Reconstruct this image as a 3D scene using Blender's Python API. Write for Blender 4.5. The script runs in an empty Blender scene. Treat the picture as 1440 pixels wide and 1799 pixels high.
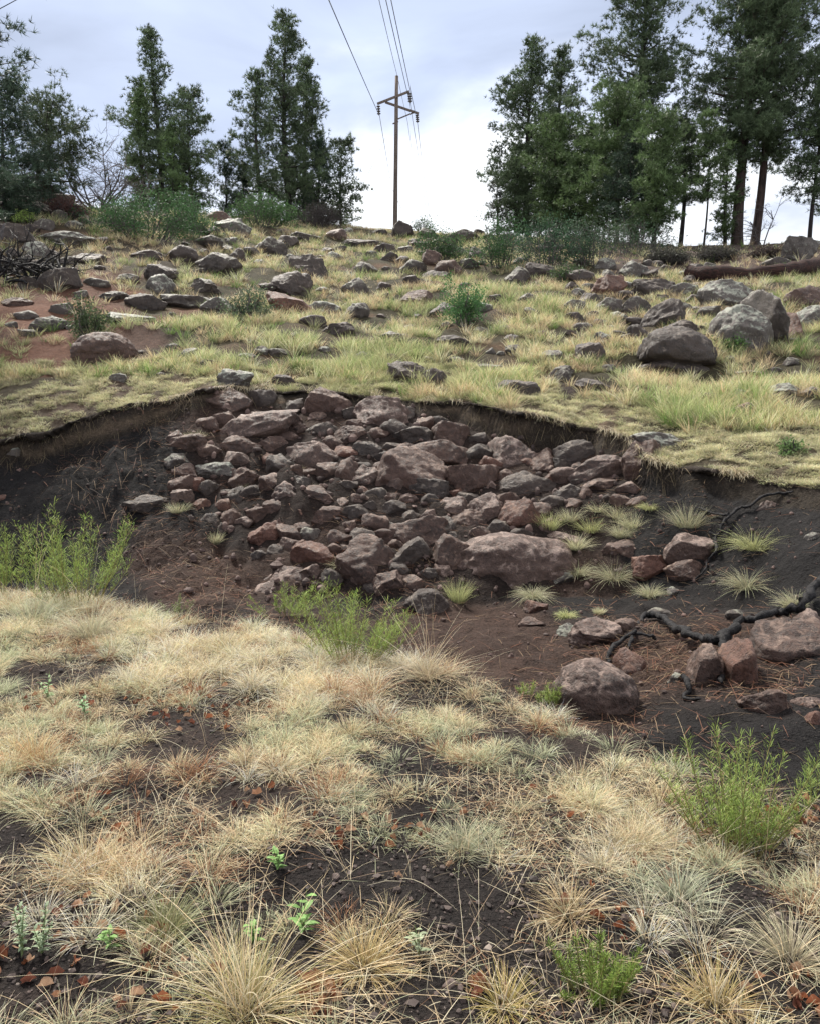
import bpy, math, random
import numpy as np
from mathutils import Vector, Matrix
R = math.radians
SC = bpy.context.scene
COL = SC.collection

# ------------------------------------------------------------------ camera
EYE = 1.6
PITCH = R(8.0)
F = 1387.0                      # focal length in photo pixels (1440 x 1799)
cam_d = bpy.data.cameras.new('camera')
cam_d.sensor_fit = 'VERTICAL'; cam_d.sensor_height = 24.0
cam_d.lens = 24.0 * F / 1799.0
cam_d.clip_start = 0.05; cam_d.clip_end = 3000
cam = bpy.data.objects.new('camera', cam_d); COL.objects.link(cam)
cam.location = (0, 0, EYE); cam.rotation_euler = (R(90) - PITCH, 0, 0)
SC.camera = cam
# ------------------------------------------------------------------ world
SUN_EL, SUN_AZ = R(52), R(-28)      # azimuth from +Y towards +X
w = bpy.data.worlds.new("World"); SC.world = w; w.use_nodes = True
nt = w.node_tree; N = nt.nodes; L = nt.links
for n in list(N): N.remove(n)
def nd(tree, t, **kw):
    n = tree.nodes.new(t)
    for k, v in kw.items(): setattr(n, k, v)
    return n
out = nd(nt, 'ShaderNodeOutputWorld'); bg = nd(nt, 'ShaderNodeBackground')
sky = nd(nt, 'ShaderNodeTexSky'); sky.sky_type = 'NISHITA'; sky.sun_disc = False
sky.sun_elevation = SUN_EL; sky.sun_rotation = SUN_AZ
tc = nd(nt, 'ShaderNodeTexCoord'); mp = nd(nt, 'ShaderNodeMapping'); mp.inputs['Scale'].default_value = (1, 1, 3.2)
mp.inputs['Location'].default_value = (0.35, 0.1, 0.22)
nz = nd(nt, 'ShaderNodeTexNoise'); nz.inputs['Scale'].default_value = 1.9; nz.inputs['Detail'].default_value = 7; nz.inputs['Roughness'].default_value = .5
nz.inputs['Distortion'].default_value = .25
L.new(tc.outputs['Generated'], mp.inputs['Vector']); L.new(mp.outputs['Vector'], nz.inputs['Vector'])
sep = nd(nt, 'ShaderNodeSeparateXYZ'); L.new(tc.outputs['Generated'], sep.inputs[0])
def mth(tree, op, a, b=None, c=None, clamp=False):
    n = nd(tree, 'ShaderNodeMath', operation=op); n.use_clamp = clamp
    for i, v in enumerate((a, b, c)):
        if v is None: continue
        if isinstance(v, (int, float)): n.inputs[i].default_value = v
        else: tree.links.new(v, n.inputs[i])
    return n.outputs[0]
# bright band of thin cloud low over the hill, heavier grey deck above
el = sep.outputs['Z']
az = sep.outputs['X']
f1 = mth(nt, 'MULTIPLY_ADD', el, -5.0, 1.74)                     # 1 low, 0 high
f1 = mth(nt, 'MULTIPLY_ADD', az, .9, f1)
f2 = mth(nt, 'MULTIPLY_ADD', nz.outputs['Fac'], 3.6, -1.9)
fs = mth(nt, 'ADD', f1, f2)
mr = nd(nt, 'ShaderNodeMapRange'); mr.interpolation_type = 'SMOOTHERSTEP'
L.new(fs, mr.inputs['Value']); mr.inputs['From Min'].default_value = -.1; mr.inputs['From Max'].default_value = 0.80
cr = nd(nt, 'ShaderNodeMix', data_type='RGBA')
cr.inputs['A'].default_value = (6.2, 7.1, 9.2, 1); cr.inputs['B'].default_value = (14.2, 14.5, 15.0, 1)
L.new(mr.outputs[0], cr.inputs['Factor'])
# fine texture in the deck
nz2 = nd(nt, 'ShaderNodeTexNoise'); nz2.inputs['Scale'].default_value = 3.4; nz2.inputs['Detail'].default_value = 5; nz2.inputs['Distortion'].default_value = .4
L.new(mp.outputs['Vector'], nz2.inputs['Vector'])
v2 = mth(nt, 'MULTIPLY_ADD', nz2.outputs['Fac'], 1.0, .52)
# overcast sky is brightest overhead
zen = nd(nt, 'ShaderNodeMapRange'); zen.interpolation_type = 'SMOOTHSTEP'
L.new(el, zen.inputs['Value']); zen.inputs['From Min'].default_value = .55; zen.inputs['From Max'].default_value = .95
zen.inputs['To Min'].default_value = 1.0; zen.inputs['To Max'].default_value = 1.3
neu = nd(nt, 'ShaderNodeMapRange'); neu.interpolation_type = 'SMOOTHSTEP'; L.new(el, neu.inputs['Value']); neu.inputs['From Min'].default_value = .42; neu.inputs['From Max'].default_value = .8
cr2 = nd(nt, 'ShaderNodeMix', data_type='RGBA'); L.new(neu.outputs[0], cr2.inputs['Factor']); L.new(cr.outputs['Result'], cr2.inputs['A']); cr2.inputs['B'].default_value = (9.4, 9.0, 8.8, 1)
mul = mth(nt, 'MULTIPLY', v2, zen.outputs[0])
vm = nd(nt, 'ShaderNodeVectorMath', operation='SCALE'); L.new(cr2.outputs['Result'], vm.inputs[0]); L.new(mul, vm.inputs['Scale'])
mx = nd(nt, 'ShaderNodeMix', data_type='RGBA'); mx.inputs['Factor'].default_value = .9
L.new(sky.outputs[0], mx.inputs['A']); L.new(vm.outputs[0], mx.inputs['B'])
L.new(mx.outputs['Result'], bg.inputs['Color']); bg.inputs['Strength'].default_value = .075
L.new(bg.outputs[0], out.inputs[0])
# ------------------------------------------------------------------ sun (veiled by cloud)
sd = bpy.data.lights.new('sun', 'SUN'); sd.energy = 4.8; sd.angle = R(10); sd.color = (1, .95, .86)
so = bpy.data.objects.new('sun', sd); COL.objects.link(so)
dv = Vector((math.sin(SUN_AZ) * math.cos(SUN_EL), math.cos(SUN_AZ) * math.cos(SUN_EL), math.sin(SUN_EL)))
so.rotation_euler = dv.to_track_quat('Z', 'Y').to_euler()
SC.view_settings.view_transform = 'Standard'; SC.view_settings.look = 'None'
SC.view_settings.gamma = 1; SC.view_settings.exposure = 0.55
try: SC.cycles.max_bounces = 6; SC.cycles.transparent_max_bounces = 6
except Exception: pass

# ------------------------------------------------------------------ photo geometry
CP, SP = math.cos(PITCH), math.sin(PITCH)
def vrow(row): return (900.0 - np.asarray(row, float)) / F
def ratio(row):
    v = vrow(row); return (-SP + v * CP) / (CP + v * SP)
def kcol(px, row): return (np.asarray(px, float) - 720.0) / F / (CP + vrow(row) * SP)
def P(px, row, Y): return Vector((float(kcol(px, row)) * Y, Y, EYE + Y * float(ratio(row))))
def proj(x, y, z):
    x, y, z = np.asarray(x, float), np.asarray(y, float), np.asarray(z, float) - EYE
    fw = np.maximum(y * CP - z * SP, .05); up = y * SP + z * CP
    return 720 + F * x / fw, 900 - F * up / fw
def mpx(Y): return Y / F            # metres per photo pixel, roughly

# ------------------------------------------------------------------ noise
def _h(ix, iy, iz, s):
    n = (ix.astype(np.int64) * 374761393 + iy.astype(np.int64) * 668265263 + iz.astype(np.int64) * 1274126177 + s * 974634777) & 0xffffffff
    n = ((n ^ (n >> 13)) * 1274126177) & 0xffffffff
    n = (n ^ (n >> 16)) & 0xffffffff
    return n / 4294967295.0
def vnoise(x, y, z, s=0):
    x, y, z = np.broadcast_arrays(np.asarray(x, float), np.asarray(y, float), np.asarray(z, float))
    ix, iy, iz = np.floor(x), np.floor(y), np.floor(z)
    fx, fy, fz = x - ix, y - iy, z - iz
    fx, fy, fz = [t * t * (3 - 2 * t) for t in (fx, fy, fz)]
    r = 0
    for a in (0, 1):
        for b in (0, 1):
            for c in (0, 1):
                r = r + _h(ix + a, iy + b, iz + c, s) * (fx if a else 1 - fx) * (fy if b else 1 - fy) * (fz if c else 1 - fz)
    return r * 2 - 1
def fbm(x, y, z=0.0, s=0, o=4, g=.5):
    r, a, f = 0, 1, 1
    for i in range(o):
        r = r + a * vnoise(np.asarray(x) * f, np.asarray(y) * f, np.asarray(z) * f, s + i * 17); a *= g; f *= 2.03
    return r
def sm(t): t = np.clip(t, 0, 1); return t * t * (3 - 2 * t)

# ------------------------------------------------------------------ terrain
# each feature line: (photo px, photo row, distance)
def line(pts):
    p = np.array(pts, float); k = kcol(p[:, 0], p[:, 1]); Y = p[:, 2]; z = EYE + Y * ratio(p[:, 1])
    i = np.argsort(k); return k[i], Y[i], z[i]
def crest_near():
    pts = [(0,1040),(100,1048),(200,1068),(300,1085),(400,1098),(500,1120),(600,1150),(700,1158),(800,1182),(900,1222),(1000,1268),(1100,1318),(1200,1362),(1300,1392),(1440,1425)]
    return line([(a, b, (-.1 - EYE) / float(ratio(b))) for a, b in pts])
LN = crest_near()
FL = [
 line([(0,1799,1.84),(1440,1799,1.84)]),
 LN,
 (LN[0], LN[1] + .95, np.interp(LN[0], [-.6, -.2, .2, .6], [-.75, -.85, -.85, -.8])),
 line([(0,1015,10.6),(200,1020,10.6),(350,1030,10.3),(500,1045,9.8),(700,1060,9.4),(900,1045,9.7),(1100,1035,9.7),(1250,1060,8.6),(1440,1095,7.2)]),
 line([(0,815,12.2),(100,795,12.6),(200,770,12.9),(300,745,13.3),(400,712,13.8),(600,712,14.2),(800,735,13.9),(880,785,13.0),(1000,800,12.6),(1090,825,11.8),(1160,865,10.7),(1300,885,9.9),(1440,905,9.1)]),
 line([(0,775,12.35),(100,755,12.75),(180,725,13.1),(290,705,13.5),(400,685,14.0),(480,688,14.35),(600,690,14.45),(700,703,14.35),(800,708,14.15),(880,720,13.3),(960,735,12.9),(1050,755,12.6),(1095,768,12.1),(1130,800,11.2),(1160,815,10.95),(1250,826,10.45),(1350,845,9.9),(1440,862,9.4)]),
 line([(0,650,15.5),(200,650,15.5),(400,655,15.2),(600,660,15.6),(800,668,15.4),(1000,700,14.6),(1200,740,12.8),(1440,760,11.8)]),
 line([(0,560,19),(300,570,19),(700,580,19.5),(1100,600,18.5),(1440,620,16.5)]),
 line([(0,480,24),(300,480,26),(700,500,28),(1100,500,27),(1440,500,25)]),
 line([(0,400,28),(200,412,31),(700,440,40),(1100,452,36),(1440,455,34)]),
 line([(0,335,34),(90,338,35),(150,362,37),(350,378,44),(500,392,50),(620,398,56),(700,402,60),(800,410,58),(900,418,55),(1100,430,46),(1440,428,44)]),
]
def Tbase(x, y):
    x = np.asarray(x, float); y = np.asarray(y, float)
    k = np.clip(x / np.maximum(y, 1.2), -.75, .75)
    Ys = [np.full_like(k, -30.0)]; Zs = [np.zeros_like(k)]
    for kk, Yk, Zk in FL:
        Ys.append(np.interp(k, kk, Yk)); Zs.append(np.interp(k, kk, Zk))
    Ys.append(Ys[-1] * 1.18); Zs.append(Zs[-1] - .1)
    Ys.append(Ys[-2] * 1.8); Zs.append(Zs[-2] - 3.0)
    Ys.append(np.full_like(k, 2500.0)); Zs.append(Zs[-1] - 30)
    z = Zs[0].copy()
    for j in range(len(Ys) - 1):
        t = np.clip((y - Ys[j]) / np.maximum(Ys[j+1] - Ys[j], 1e-3), 0, 1)
        z = np.where(y > Ys[j], Zs[j] + (Zs[j+1] - Zs[j]) * t, z)
    return z, Ys
def wob(x, y): return y + .16 * fbm(x * 1.1, y * .6, 3.3, 5, 3) + .085 * fbm(x * 4.5, y * 1.5, 1.3, 6, 4, .65)
def T(x, y):
    x = np.asarray(x, float); y = np.asarray(y, float)
    z, Ys = Tbase(x, y)
    # gully walls get eroded noise, the hill a bumpier one
    yb = wob(x, y)          # wobble the breaks of slope
    z2, _ = Tbase(x, np.where((y > Ys[4] - 1) & (y < Ys[7]), yb, y)); z = z2
    hill = sm((y - Ys[7]) / 3.0); gul = sm((y - Ys[3] + .4) / .5) * (1 - sm((y - Ys[6] + .3) / .5))
    near = 1 - sm((y - 2) / 60)
    tl = sm((y - Ys[6] - .05) / .3) * (1 - sm((y - Ys[7] - 1) / 3)); z = z + tl * .05 * np.abs(fbm(x * 2.6, y * 2.6, 0, 64, 3))
    z = z + hill * .22 * fbm(x * .33, y * .33, 0, 11, 4) * np.where(y > Ys[11] * .9, .5, 1)
    z = z + gul * .09 * fbm(x * 1.3, y * 1.3, 0, 23, 4)
    kq = x / np.maximum(y, 1)
    for (k0, ya, yb_, w0, w1, hh) in ((-.292, 11.75, 10.3, .10, .75, .30), (-.375, 12.6, 11.2, .15, .6, .14), (-.155, 12.4, 11.6, .15, .5, .22), (-.43, 12.4, 11.0, .15, .6, .12)):
        tt = (ya - y) / (ya - yb_); ww = w0 + (w1 - w0) * np.clip(tt, 0, 1)
        z = z + hh * np.clip(1 - np.abs(kq - k0) * y / ww, 0, 1) * sm(tt * 4 + .5) * (1 - sm(tt - 1))
    z = z + near * .035 * fbm(x * 2.2, y * 2.2, 0, 31, 4)
    return z
def fill(x, y):
    """silt washed in between the boulders of the pile"""
    _, Ys = Tbase(x, y); k = x / np.maximum(y, 1)
    return (.022 + .045 * fbm(x * 1.6, y * 1.6, 0, 88, 3)) * sm((y - Ys[4] - .1) / .5) * (1 - sm((y - Ys[5] + .25) / .3)) * sm((k + .34) / .06) * (1 - sm((k - .26) / .06))
def hit(px, row):
    """first point of the ground seen at a photo pixel"""
    k = float(kcol(px, row)); r = float(ratio(row))
    y = np.concatenate([np.arange(1.5, 20, .02), np.arange(20, 70, .08)])
    d = EYE + y * r - T(k * y, y)
    i = np.argmax(d < 0)
    if d[i] >= 0: return None
    return Vector((k * y[i], y[i], EYE + y[i] * r))
def tz(x, y): return float(T(np.array([x]), np.array([y]))[0])

# ------------------------------------------------------------------ mesh helpers
def mesh_np(name, V, Fc, cols=None, smooth=False):
    """V (n,3); Fc list of (m,k) int arrays (tris / quads)"""
    me = bpy.data.meshes.new(name)
    V = np.asarray(V, np.float32); me.vertices.add(len(V)); me.vertices.foreach_set('co', V.ravel())
    Fc = [f for f in Fc if len(f)]
    loops = np.concatenate([f.ravel() for f in Fc]).astype(np.int32)
    tot = np.concatenate([np.full(len(f), f.shape[1]) for f in Fc]).astype(np.int32)
    st = np.concatenate([[0], np.cumsum(tot)[:-1]]).astype(np.int32)
    me.loops.add(len(loops)); me.loops.foreach_set('vertex_index', loops)
    me.polygons.add(len(tot)); me.polygons.foreach_set('loop_start', st); me.polygons.foreach_set('loop_total', tot)
    me.polygons.foreach_set('use_smooth', np.full(len(tot), smooth))
    me.update(calc_edges=True)
    if cols is not None:
        a = me.color_attributes.new('col', 'FLOAT_COLOR', 'POINT')
        c = np.ones((len(V), 4), np.float32); c[:, :3] = cols; a.data.foreach_set('color', c.ravel())
    return me
def ob(name, me, mat=None, parent=None, loc=None):
    o = bpy.data.objects.new(name, me); COL.objects.link(o)
    if mat and me and not me.materials: me.materials.append(mat)
    if parent: o.parent = parent
    if loc is not None: o.location = loc
    return o
def tag(o, label=None, cat=None, group=None, kind=None):
    if label: o['label'] = label
    if cat: o['category'] = cat
    if group: o['group'] = group
    if kind: o['kind'] = kind
    return o
def empty(name, loc): return ob(name, None, None, None, loc)
class Tubes:
    def __init__(s): s.V = []; s.F = []; s.n = 0; s.C = []
    def add(s, pts, rad, sides=5, col=(1, 1, 1), cap=True):
        pts = [Vector(p) for p in pts]; m = len(pts)
        if np.isscalar(rad): rad = [rad] * m
        up = Vector((.3, .2, .93)); base = s.n
        for i, p in enumerate(pts):
            d = (pts[min(i+1, m-1)] - pts[max(i-1, 0)])
            if d.length < 1e-6: d = Vector((0, 0, 1))
            d.normalize(); a = d.cross(up)
            if a.length < .1: a = d.cross(Vector((1, 0, 0)))
            a.normalize(); b = d.cross(a)
            for j in range(sides):
                t = 2 * math.pi * j / sides
                s.V.append(p + (a * math.cos(t) + b * math.sin(t)) * rad[i]); s.C.append(col)
        for i in range(m - 1):
            for j in range(sides):
                a0 = base + i * sides + j; a1 = base + i * sides + (j + 1) % sides
                s.F.append((a0, a1, a1 + sides, a0 + sides))
        s.n += m * sides
        if cap:
            for e, ctr in ((0, pts[0]), (m - 1, pts[-1])):
                s.V.append(ctr); s.C.append(col); c = s.n; s.n += 1
                for j in range(sides):
                    s.F.append((c, base + e * sides + j, base + e * sides + (j + 1) % sides, c))
    def mesh(s, name, smooth=True, origin=(0, 0, 0)):
        V = np.array([tuple(v) for v in s.V]) - np.array(origin)
        F4 = np.array([f for f in s.F if f[0] != f[3]], int).reshape(-1, 4); F3 = np.array([f[:3] for f in s.F if f[0] == f[3]], int).reshape(-1, 3)
        return mesh_np(name, V, [F4, F3], np.array(s.C), smooth)
rng = np.random.default_rng(7); random.seed(7)
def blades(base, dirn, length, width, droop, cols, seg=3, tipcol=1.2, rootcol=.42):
    """grass blades: base (n,3), unit dir (n,3), arrays length, width, droop; returns V,F,C"""
    n = len(base); t = np.linspace(0, 1, seg + 1)
    side = np.cross(dirn, np.array([0, 0, 1.0])) + rng.normal(0, .25, (n, 3)); side /= np.linalg.norm(side, axis=1)[:, None] + 1e-9
    hz = dirn.copy(); hz[:, 2] = 0; hz /= np.linalg.norm(hz, axis=1)[:, None] + 1e-9
    V = np.zeros((n, (seg + 1) * 2, 3)); C = np.zeros((n, (seg + 1) * 2, 3))
    for i, ti in enumerate(t):
        p = base + dirn * (length * ti)[:, None] + (hz * .5 - np.array([0, 0, .75])) * (droop * length * ti * ti)[:, None]
        wv = side * (width * (1 - .85 * ti) * .5)[:, None]
        V[:, 2*i] = p - wv; V[:, 2*i+1] = p + wv
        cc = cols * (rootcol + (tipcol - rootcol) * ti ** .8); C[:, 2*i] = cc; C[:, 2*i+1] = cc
    m = (seg + 1) * 2; off = (np.arange(n) * m)[:, None]
    Fs = np.concatenate([off + np.array([2*i, 2*i+1, 2*i+3, 2*i+2]) for i in range(seg)])
    return V.reshape(-1, 3), Fs, C.reshape(-1, 3)
def tuft_arrays(ctr, nb, rad, ln, wd, spread, droop, cols, seg=3, colvar=.12):
    """expand tuft centres into blades; ctr (m,3); nb blades each; per-tuft arrays rad ln wd; cols (m,3)"""
    m = len(ctr); idx = np.repeat(np.arange(m), nb); n = len(idx)
    az = rng.uniform(0, 2*np.pi, n); rr = np.sqrt(rng.uniform(0, 1, n))
    off = np.stack([np.cos(az) * rr, np.sin(az) * rr, np.zeros(n)], 1) * np.asarray(rad)[idx][:, None]
    az2 = az + rng.normal(0, .5, n); th = np.abs(rr * spread + rng.normal(0, .18, n))
    d = np.stack([np.cos(az2) * np.sin(th), np.sin(az2) * np.sin(th), np.cos(th)], 1)
    L_ = np.asarray(ln)[idx] * rng.uniform(.45, 1.1, n); W_ = np.asarray(wd)[idx] * rng.uniform(.7, 1.2, n)
    cc = np.clip(cols[idx] * (1 + rng.normal(0, colvar, (n, 1))) * (1 + rng.normal(0, .04, (n, 3))), .01, .88)
    b = ctr[idx] + off; 
    return blades(b, d, L_, W_, droop * rng.uniform(.4, 1.3, n), cc, seg)
class Acc:
    def __init__(s): s.V = []; s.F = []; s.C = []; s.n = 0
    def add(s, V, Fq, C): s.V.append(V); s.F.append(Fq + s.n); s.C.append(C); s.n += len(V)
    def mesh(s, name, origin=(0, 0, 0)):
        V = np.concatenate(s.V) - np.array(origin); C = np.concatenate(s.C)
        ks = sorted(set(f.shape[1] for f in s.F)); return mesh_np(name, V, [np.concatenate([f for f in s.F if f.shape[1] == k]) for k in ks], C)

# ------------------------------------------------------------------ materials
def mat(name): 
    m = bpy.data.materials.new(name); m.use_nodes = True
    return m, m.node_tree, m.node_tree.nodes['Principled BSDF']
def mixc(t, fac, a, b, mode='MIX'):
    n = nd(t, 'ShaderNodeMix', data_type='RGBA', blend_type=mode)
    for s, v in (('Factor', fac), ('A', a), ('B', b)):
        if isinstance(v, (int, float)): n.inputs[s].default_value = v
        elif isinstance(v, tuple): n.inputs[s].default_value = (*v, 1)
        else: t.links.new(v, n.inputs[s])
    return n.outputs['Result']
def noise(t, scale, detail=4, rough=.55, vec=None, dist=0):
    n = nd(t, 'ShaderNodeTexNoise'); n.inputs['Scale'].default_value = scale; n.inputs['Detail'].default_value = detail
    n.inputs['Roughness'].default_value = rough; n.inputs['Distortion'].default_value = dist
    if vec: t.links.new(vec, n.inputs['Vector'])
    return n.outputs['Fac']
def rngmap(t, v, a, b, c=0., d=1.):
    n = nd(t, 'ShaderNodeMapRange'); n.interpolation_type = 'SMOOTHSTEP'; t.links.new(v, n.inputs['Value'])
    for s, x in (('From Min', a), ('From Max', b), ('To Min', c), ('To Max', d)): n.inputs[s].default_value = x
    return n.outputs[0]
def bump(t, h, strength, dist, prev=None):
    n = nd(t, 'ShaderNodeBump'); n.inputs['Strength'].default_value = strength; n.inputs['Distance'].default_value = dist
    t.links.new(h, n.inputs['Height'])
    if prev: t.links.new(prev, n.inputs['Normal'])
    return n.outputs[0]
def leaf_mat(name, transl=.35, rough=.7):
    m, t, b = mat(name); a = nd(t, 'ShaderNodeAttribute', attribute_name='col')
    t.links.new(a.outputs['Color'], b.inputs['Base Color']); b.inputs['Roughness'].default_value = rough
    b.inputs['Specular IOR Level'].default_value = .3
    tr = nd(t, 'ShaderNodeBsdfTranslucent'); t.links.new(a.outputs['Color'], tr.inputs['Color'])
    ms = nd(t, 'ShaderNodeMixShader'); ms.inputs[0].default_value = transl
    t.links.new(b.outputs[0], ms.inputs[1]); t.links.new(tr.outputs[0], ms.inputs[2])
    t.links.new(ms.outputs[0], t.nodes['Material Output'].inputs[0]); return m
M_GRASS = leaf_mat('grass_blades', .3); M_LEAF = leaf_mat('leaves', .35, .6); M_NEEDLE = leaf_mat('pine_needles', .2, .5)
def ground_mat():
    m, t, b = mat('ground_soil'); tcn = nd(t, 'ShaderNodeTexCoord'); v = tcn.outputs['Object']
    a = nd(t, 'ShaderNodeAttribute', attribute_name='col')
    n1 = noise(t, 1.7, 6, .6, v); n2 = noise(t, 38, 4, .7, v); n3 = noise(t, 9, 5, .65, v)
    c = mixc(t, 1.0, a.outputs['Color'], (1, 1, 1), 'MULTIPLY')
    f = mth(t, 'MULTIPLY_ADD', n2, 2.6, -.35); f = mth(t, 'MULTIPLY', f, mth(t, 'MULTIPLY_ADD', n3, 1.2, .4))
    vs = nd(t, 'ShaderNodeVectorMath', operation='SCALE'); t.links.new(c, vs.inputs[0]); t.links.new(f, vs.inputs['Scale'])
    # little pale cinders and straw flecks
    vo = nd(t, 'ShaderNodeTexVoronoi'); vo.inputs['Scale'].default_value = 34; t.links.new(v, vo.inputs['Vector'])
    fl = rngmap(t, vo.outputs['Distance'], .05, .13, 1, 0)
    gate = rngmap(t, n1, .52, .66)
    rnd = nd(t, 'ShaderNodeSeparateColor'); t.links.new(vo.outputs['Color'], rnd.inputs[0])
    pick = rngmap(t, rnd.outputs[0], .68, .74)
    fac = mth(t, 'MULTIPLY', mth(t, 'MULTIPLY', fl, pick), mth(t, 'MULTIPLY_ADD', gate, .7, .15))
    c2 = mixc(t, fac, vs.outputs[0], (.30, .25, .19)); t.links.new(c2, b.inputs['Base Color'])
    b.inputs['Roughness'].default_value = .92; b.inputs['Specular IOR Level'].default_value = .25
    vb = nd(t, 'ShaderNodeTexVoronoi'); vb.inputs['Scale'].default_value = 75; t.links.new(v, vb.inputs['Vector'])
    nb = bump(t, vb.outputs['Distance'], .9, .012); nb = bump(t, n2, 1.0, .03, nb); nb = bump(t, n3, .7, .07, nb)
    t.links.new(nb, b.inputs['Normal']); return m
M_GROUND = ground_mat()
def rock_mat(name, c1, c2, c3, lich, lich_amt, bscale=1.0, streak=False):
    m, t, b = mat(name); tcn = nd(t, 'ShaderNodeTexCoord'); v = tcn.outputs['Object']; oi = nd(t, 'ShaderNodeObjectInfo')
    vo_ = nd(t, 'ShaderNodeVectorMath', operation='ADD'); t.links.new(v, vo_.inputs[0])
    cmb = nd(t, 'ShaderNodeCombineXYZ'); r10 = mth(t, 'MULTIPLY', oi.outputs['Random'], 37.0)
    for i in range(3): t.links.new(r10, cmb.inputs[i])
    t.links.new(cmb.outputs[0], vo_.inputs[1]); v = vo_.outputs[0]
    n1 = noise(t, 2.6, 7, .62, v, .3); n2 = noise(t, 22, 6, .7, v); n3 = noise(t, 85, 3, .6, v)
    c = mixc(t, rngmap(t, n1, .36, .64), c1, c2)
    c = mixc(t, rngmap(t, oi.outputs['Random'], .45, 1.0, 0, .75), c, c3)
    c = mixc(t, rngmap(t, n2, .35, .72, 0, .6), c, tuple(min(1, x * 1.9 + .02) for x in c2))
    # pores of the basalt
    vp = nd(t, 'ShaderNodeTexVoronoi'); vp.inputs['Scale'].default_value = 46; t.links.new(v, vp.inputs['Vector'])
    pore = rngmap(t, vp.outputs['Distance'], .12, .34, 1, 0)
    c = mixc(t, mth(t, 'MULTIPLY', pore, .7), c, tuple(x * .25 for x in c1))
    # weathered crust and lichen on faces that look up
    g = nd(t, 'ShaderNodeNewGeometry'); sx = nd(t, 'ShaderNodeSeparateXYZ'); t.links.new(g.outputs['Normal'], sx.inputs[0])
    upf = rngmap(t, sx.outputs[2], -.1, .85)
    ln = noise(t, 7.5, 6, .68, v, .6)
    lf = rngmap(t, mth(t, 'ADD', mth(t, 'MULTIPLY_ADD', upf, .15, ln), mth(t, 'MULTIPLY', n2, .25)), .80 - lich_amt * .25, .92 - lich_amt * .22)
    lf = mth(t, 'MULTIPLY', lf, .85)
    lc = mixc(t, n2, lich, tuple(min(.8, x * 1.45) for x in lich))
    c = mixc(t, lf, c, lc); t.links.new(c, b.inputs['Base Color'])
    b.inputs['Specular IOR Level'].default_value = .5; t.links.new(rngmap(t, n2, .3, .7, .45, .8), b.inputs['Roughness'])
    nb = bump(t, n1, .8, .09 * bscale); nb = bump(t, n2, 1.0, .035 * bscale, nb); nb = bump(t, pore, .5, -.008, nb); nb = bump(t, n3, .6, .006, nb)
    t.links.new(nb, b.inputs['Normal']); return m
ROCK = {
 'g': rock_mat('basalt_reddish_brown', (.027, .0145, .0105), (.076, .042, .030), (.064, .031, .021), (.19, .130, .100), .12),
 'k': rock_mat('basalt_dark', (.018, .0125, .010), (.046, .032, .025), (.043, .027, .020), (.15, .122, .098), .12),
 'h': rock_mat('basalt_weathered', (.027, .021, .018), (.068, .053, .044), (.054, .041, .034), (.22, .215, .17), .30),
 'p': rock_mat('basalt_pale_lichen', (.040, .033, .029), (.094, .079, .068), (.080, .066, .057), (.25, .26, .21), .42),
 'r': rock_mat('basalt_rust_red', (.042, .018, .011), (.106, .048, .031), (.096, .037, .024), (.17, .10, .07), .14),
 'm': rock_mat('basalt_mauve', (.034, .021, .0165), (.090, .055, .042), (.076, .044, .033), (.24, .175, .145), .24),
}
def wood_mat(name, c1, c2, sc=(18, 18, 2), bd=.01, spec=.3, rough=.8):
    m, t, b = mat(name); tcn = nd(t, 'ShaderNodeTexCoord'); mpn = nd(t, 'ShaderNodeMapping'); mpn.inputs['Scale'].default_value = sc
    t.links.new(tcn.outputs['Object'], mpn.inputs['Vector']); n1 = noise(t, 1.0, 6, .65, mpn.outputs[0], .4); n2 = noise(t, 4.0, 4, .6, tcn.outputs['Object'])
    c = mixc(t, rngmap(t, n1, .35, .65), c1, c2); c = mixc(t, rngmap(t, n2, .5, .8, 0, .6), c, tuple(x * 1.8 for x in c1)); t.links.new(c, b.inputs['Base Color'])
    b.inputs['Roughness'].default_value = rough; b.inputs['Specular IOR Level'].default_value = spec
    t.links.new(bump(t, n1, .9, bd), b.inputs['Normal']); return m
M_BARK = wood_mat('pine_bark', (.035, .025, .022), (.085, .055, .045), (9, 9, 1.6), .05)
M_BARK_D = wood_mat('dark_bark', (.018, .015, .016), (.045, .036, .034), (9, 9, 1.6), .04)
M_POLE = wood_mat('pole_wood', (.10, .078, .066), (.20, .16, .135), (14, 14, .8), .012)
M_CHAR = wood_mat('charred_wood', (.005, .005, .006), (.030, .028, .029), (34, 34, 14), .03, .2, .65)
M_LOG = wood_mat('burnt_log', (.010, .006, .005), (.060, .025, .019), (3, 26, 26), .06)
M_GREYWOOD = wood_mat('grey_dead_wood', (.06, .05, .05), (.14, .12, .115), (8, 8, 3), .01)
m_, t_, b_ = mat('insulator_porcelain'); b_.inputs['Base Color'].default_value = (.07, .06, .06, 1); b_.inputs['Roughness'].default_value = .25; M_INS = m_
n_ = noise(t_, 14, 3); t_.links.new(rngmap(t_, n_, .3, .7, .2, .4), b_.inputs['Roughness'])
m_, t_, b_ = mat('wire_metal'); b_.inputs['Base Color'].default_value = (.06, .065, .08, 1); b_.inputs['Metallic'].default_value = .4; M_WIRE = m_
n_ = noise(t_, 9, 3); t_.links.new(rngmap(t_, n_, .3, .7, .4, .7), b_.inputs['Roughness'])

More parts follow.
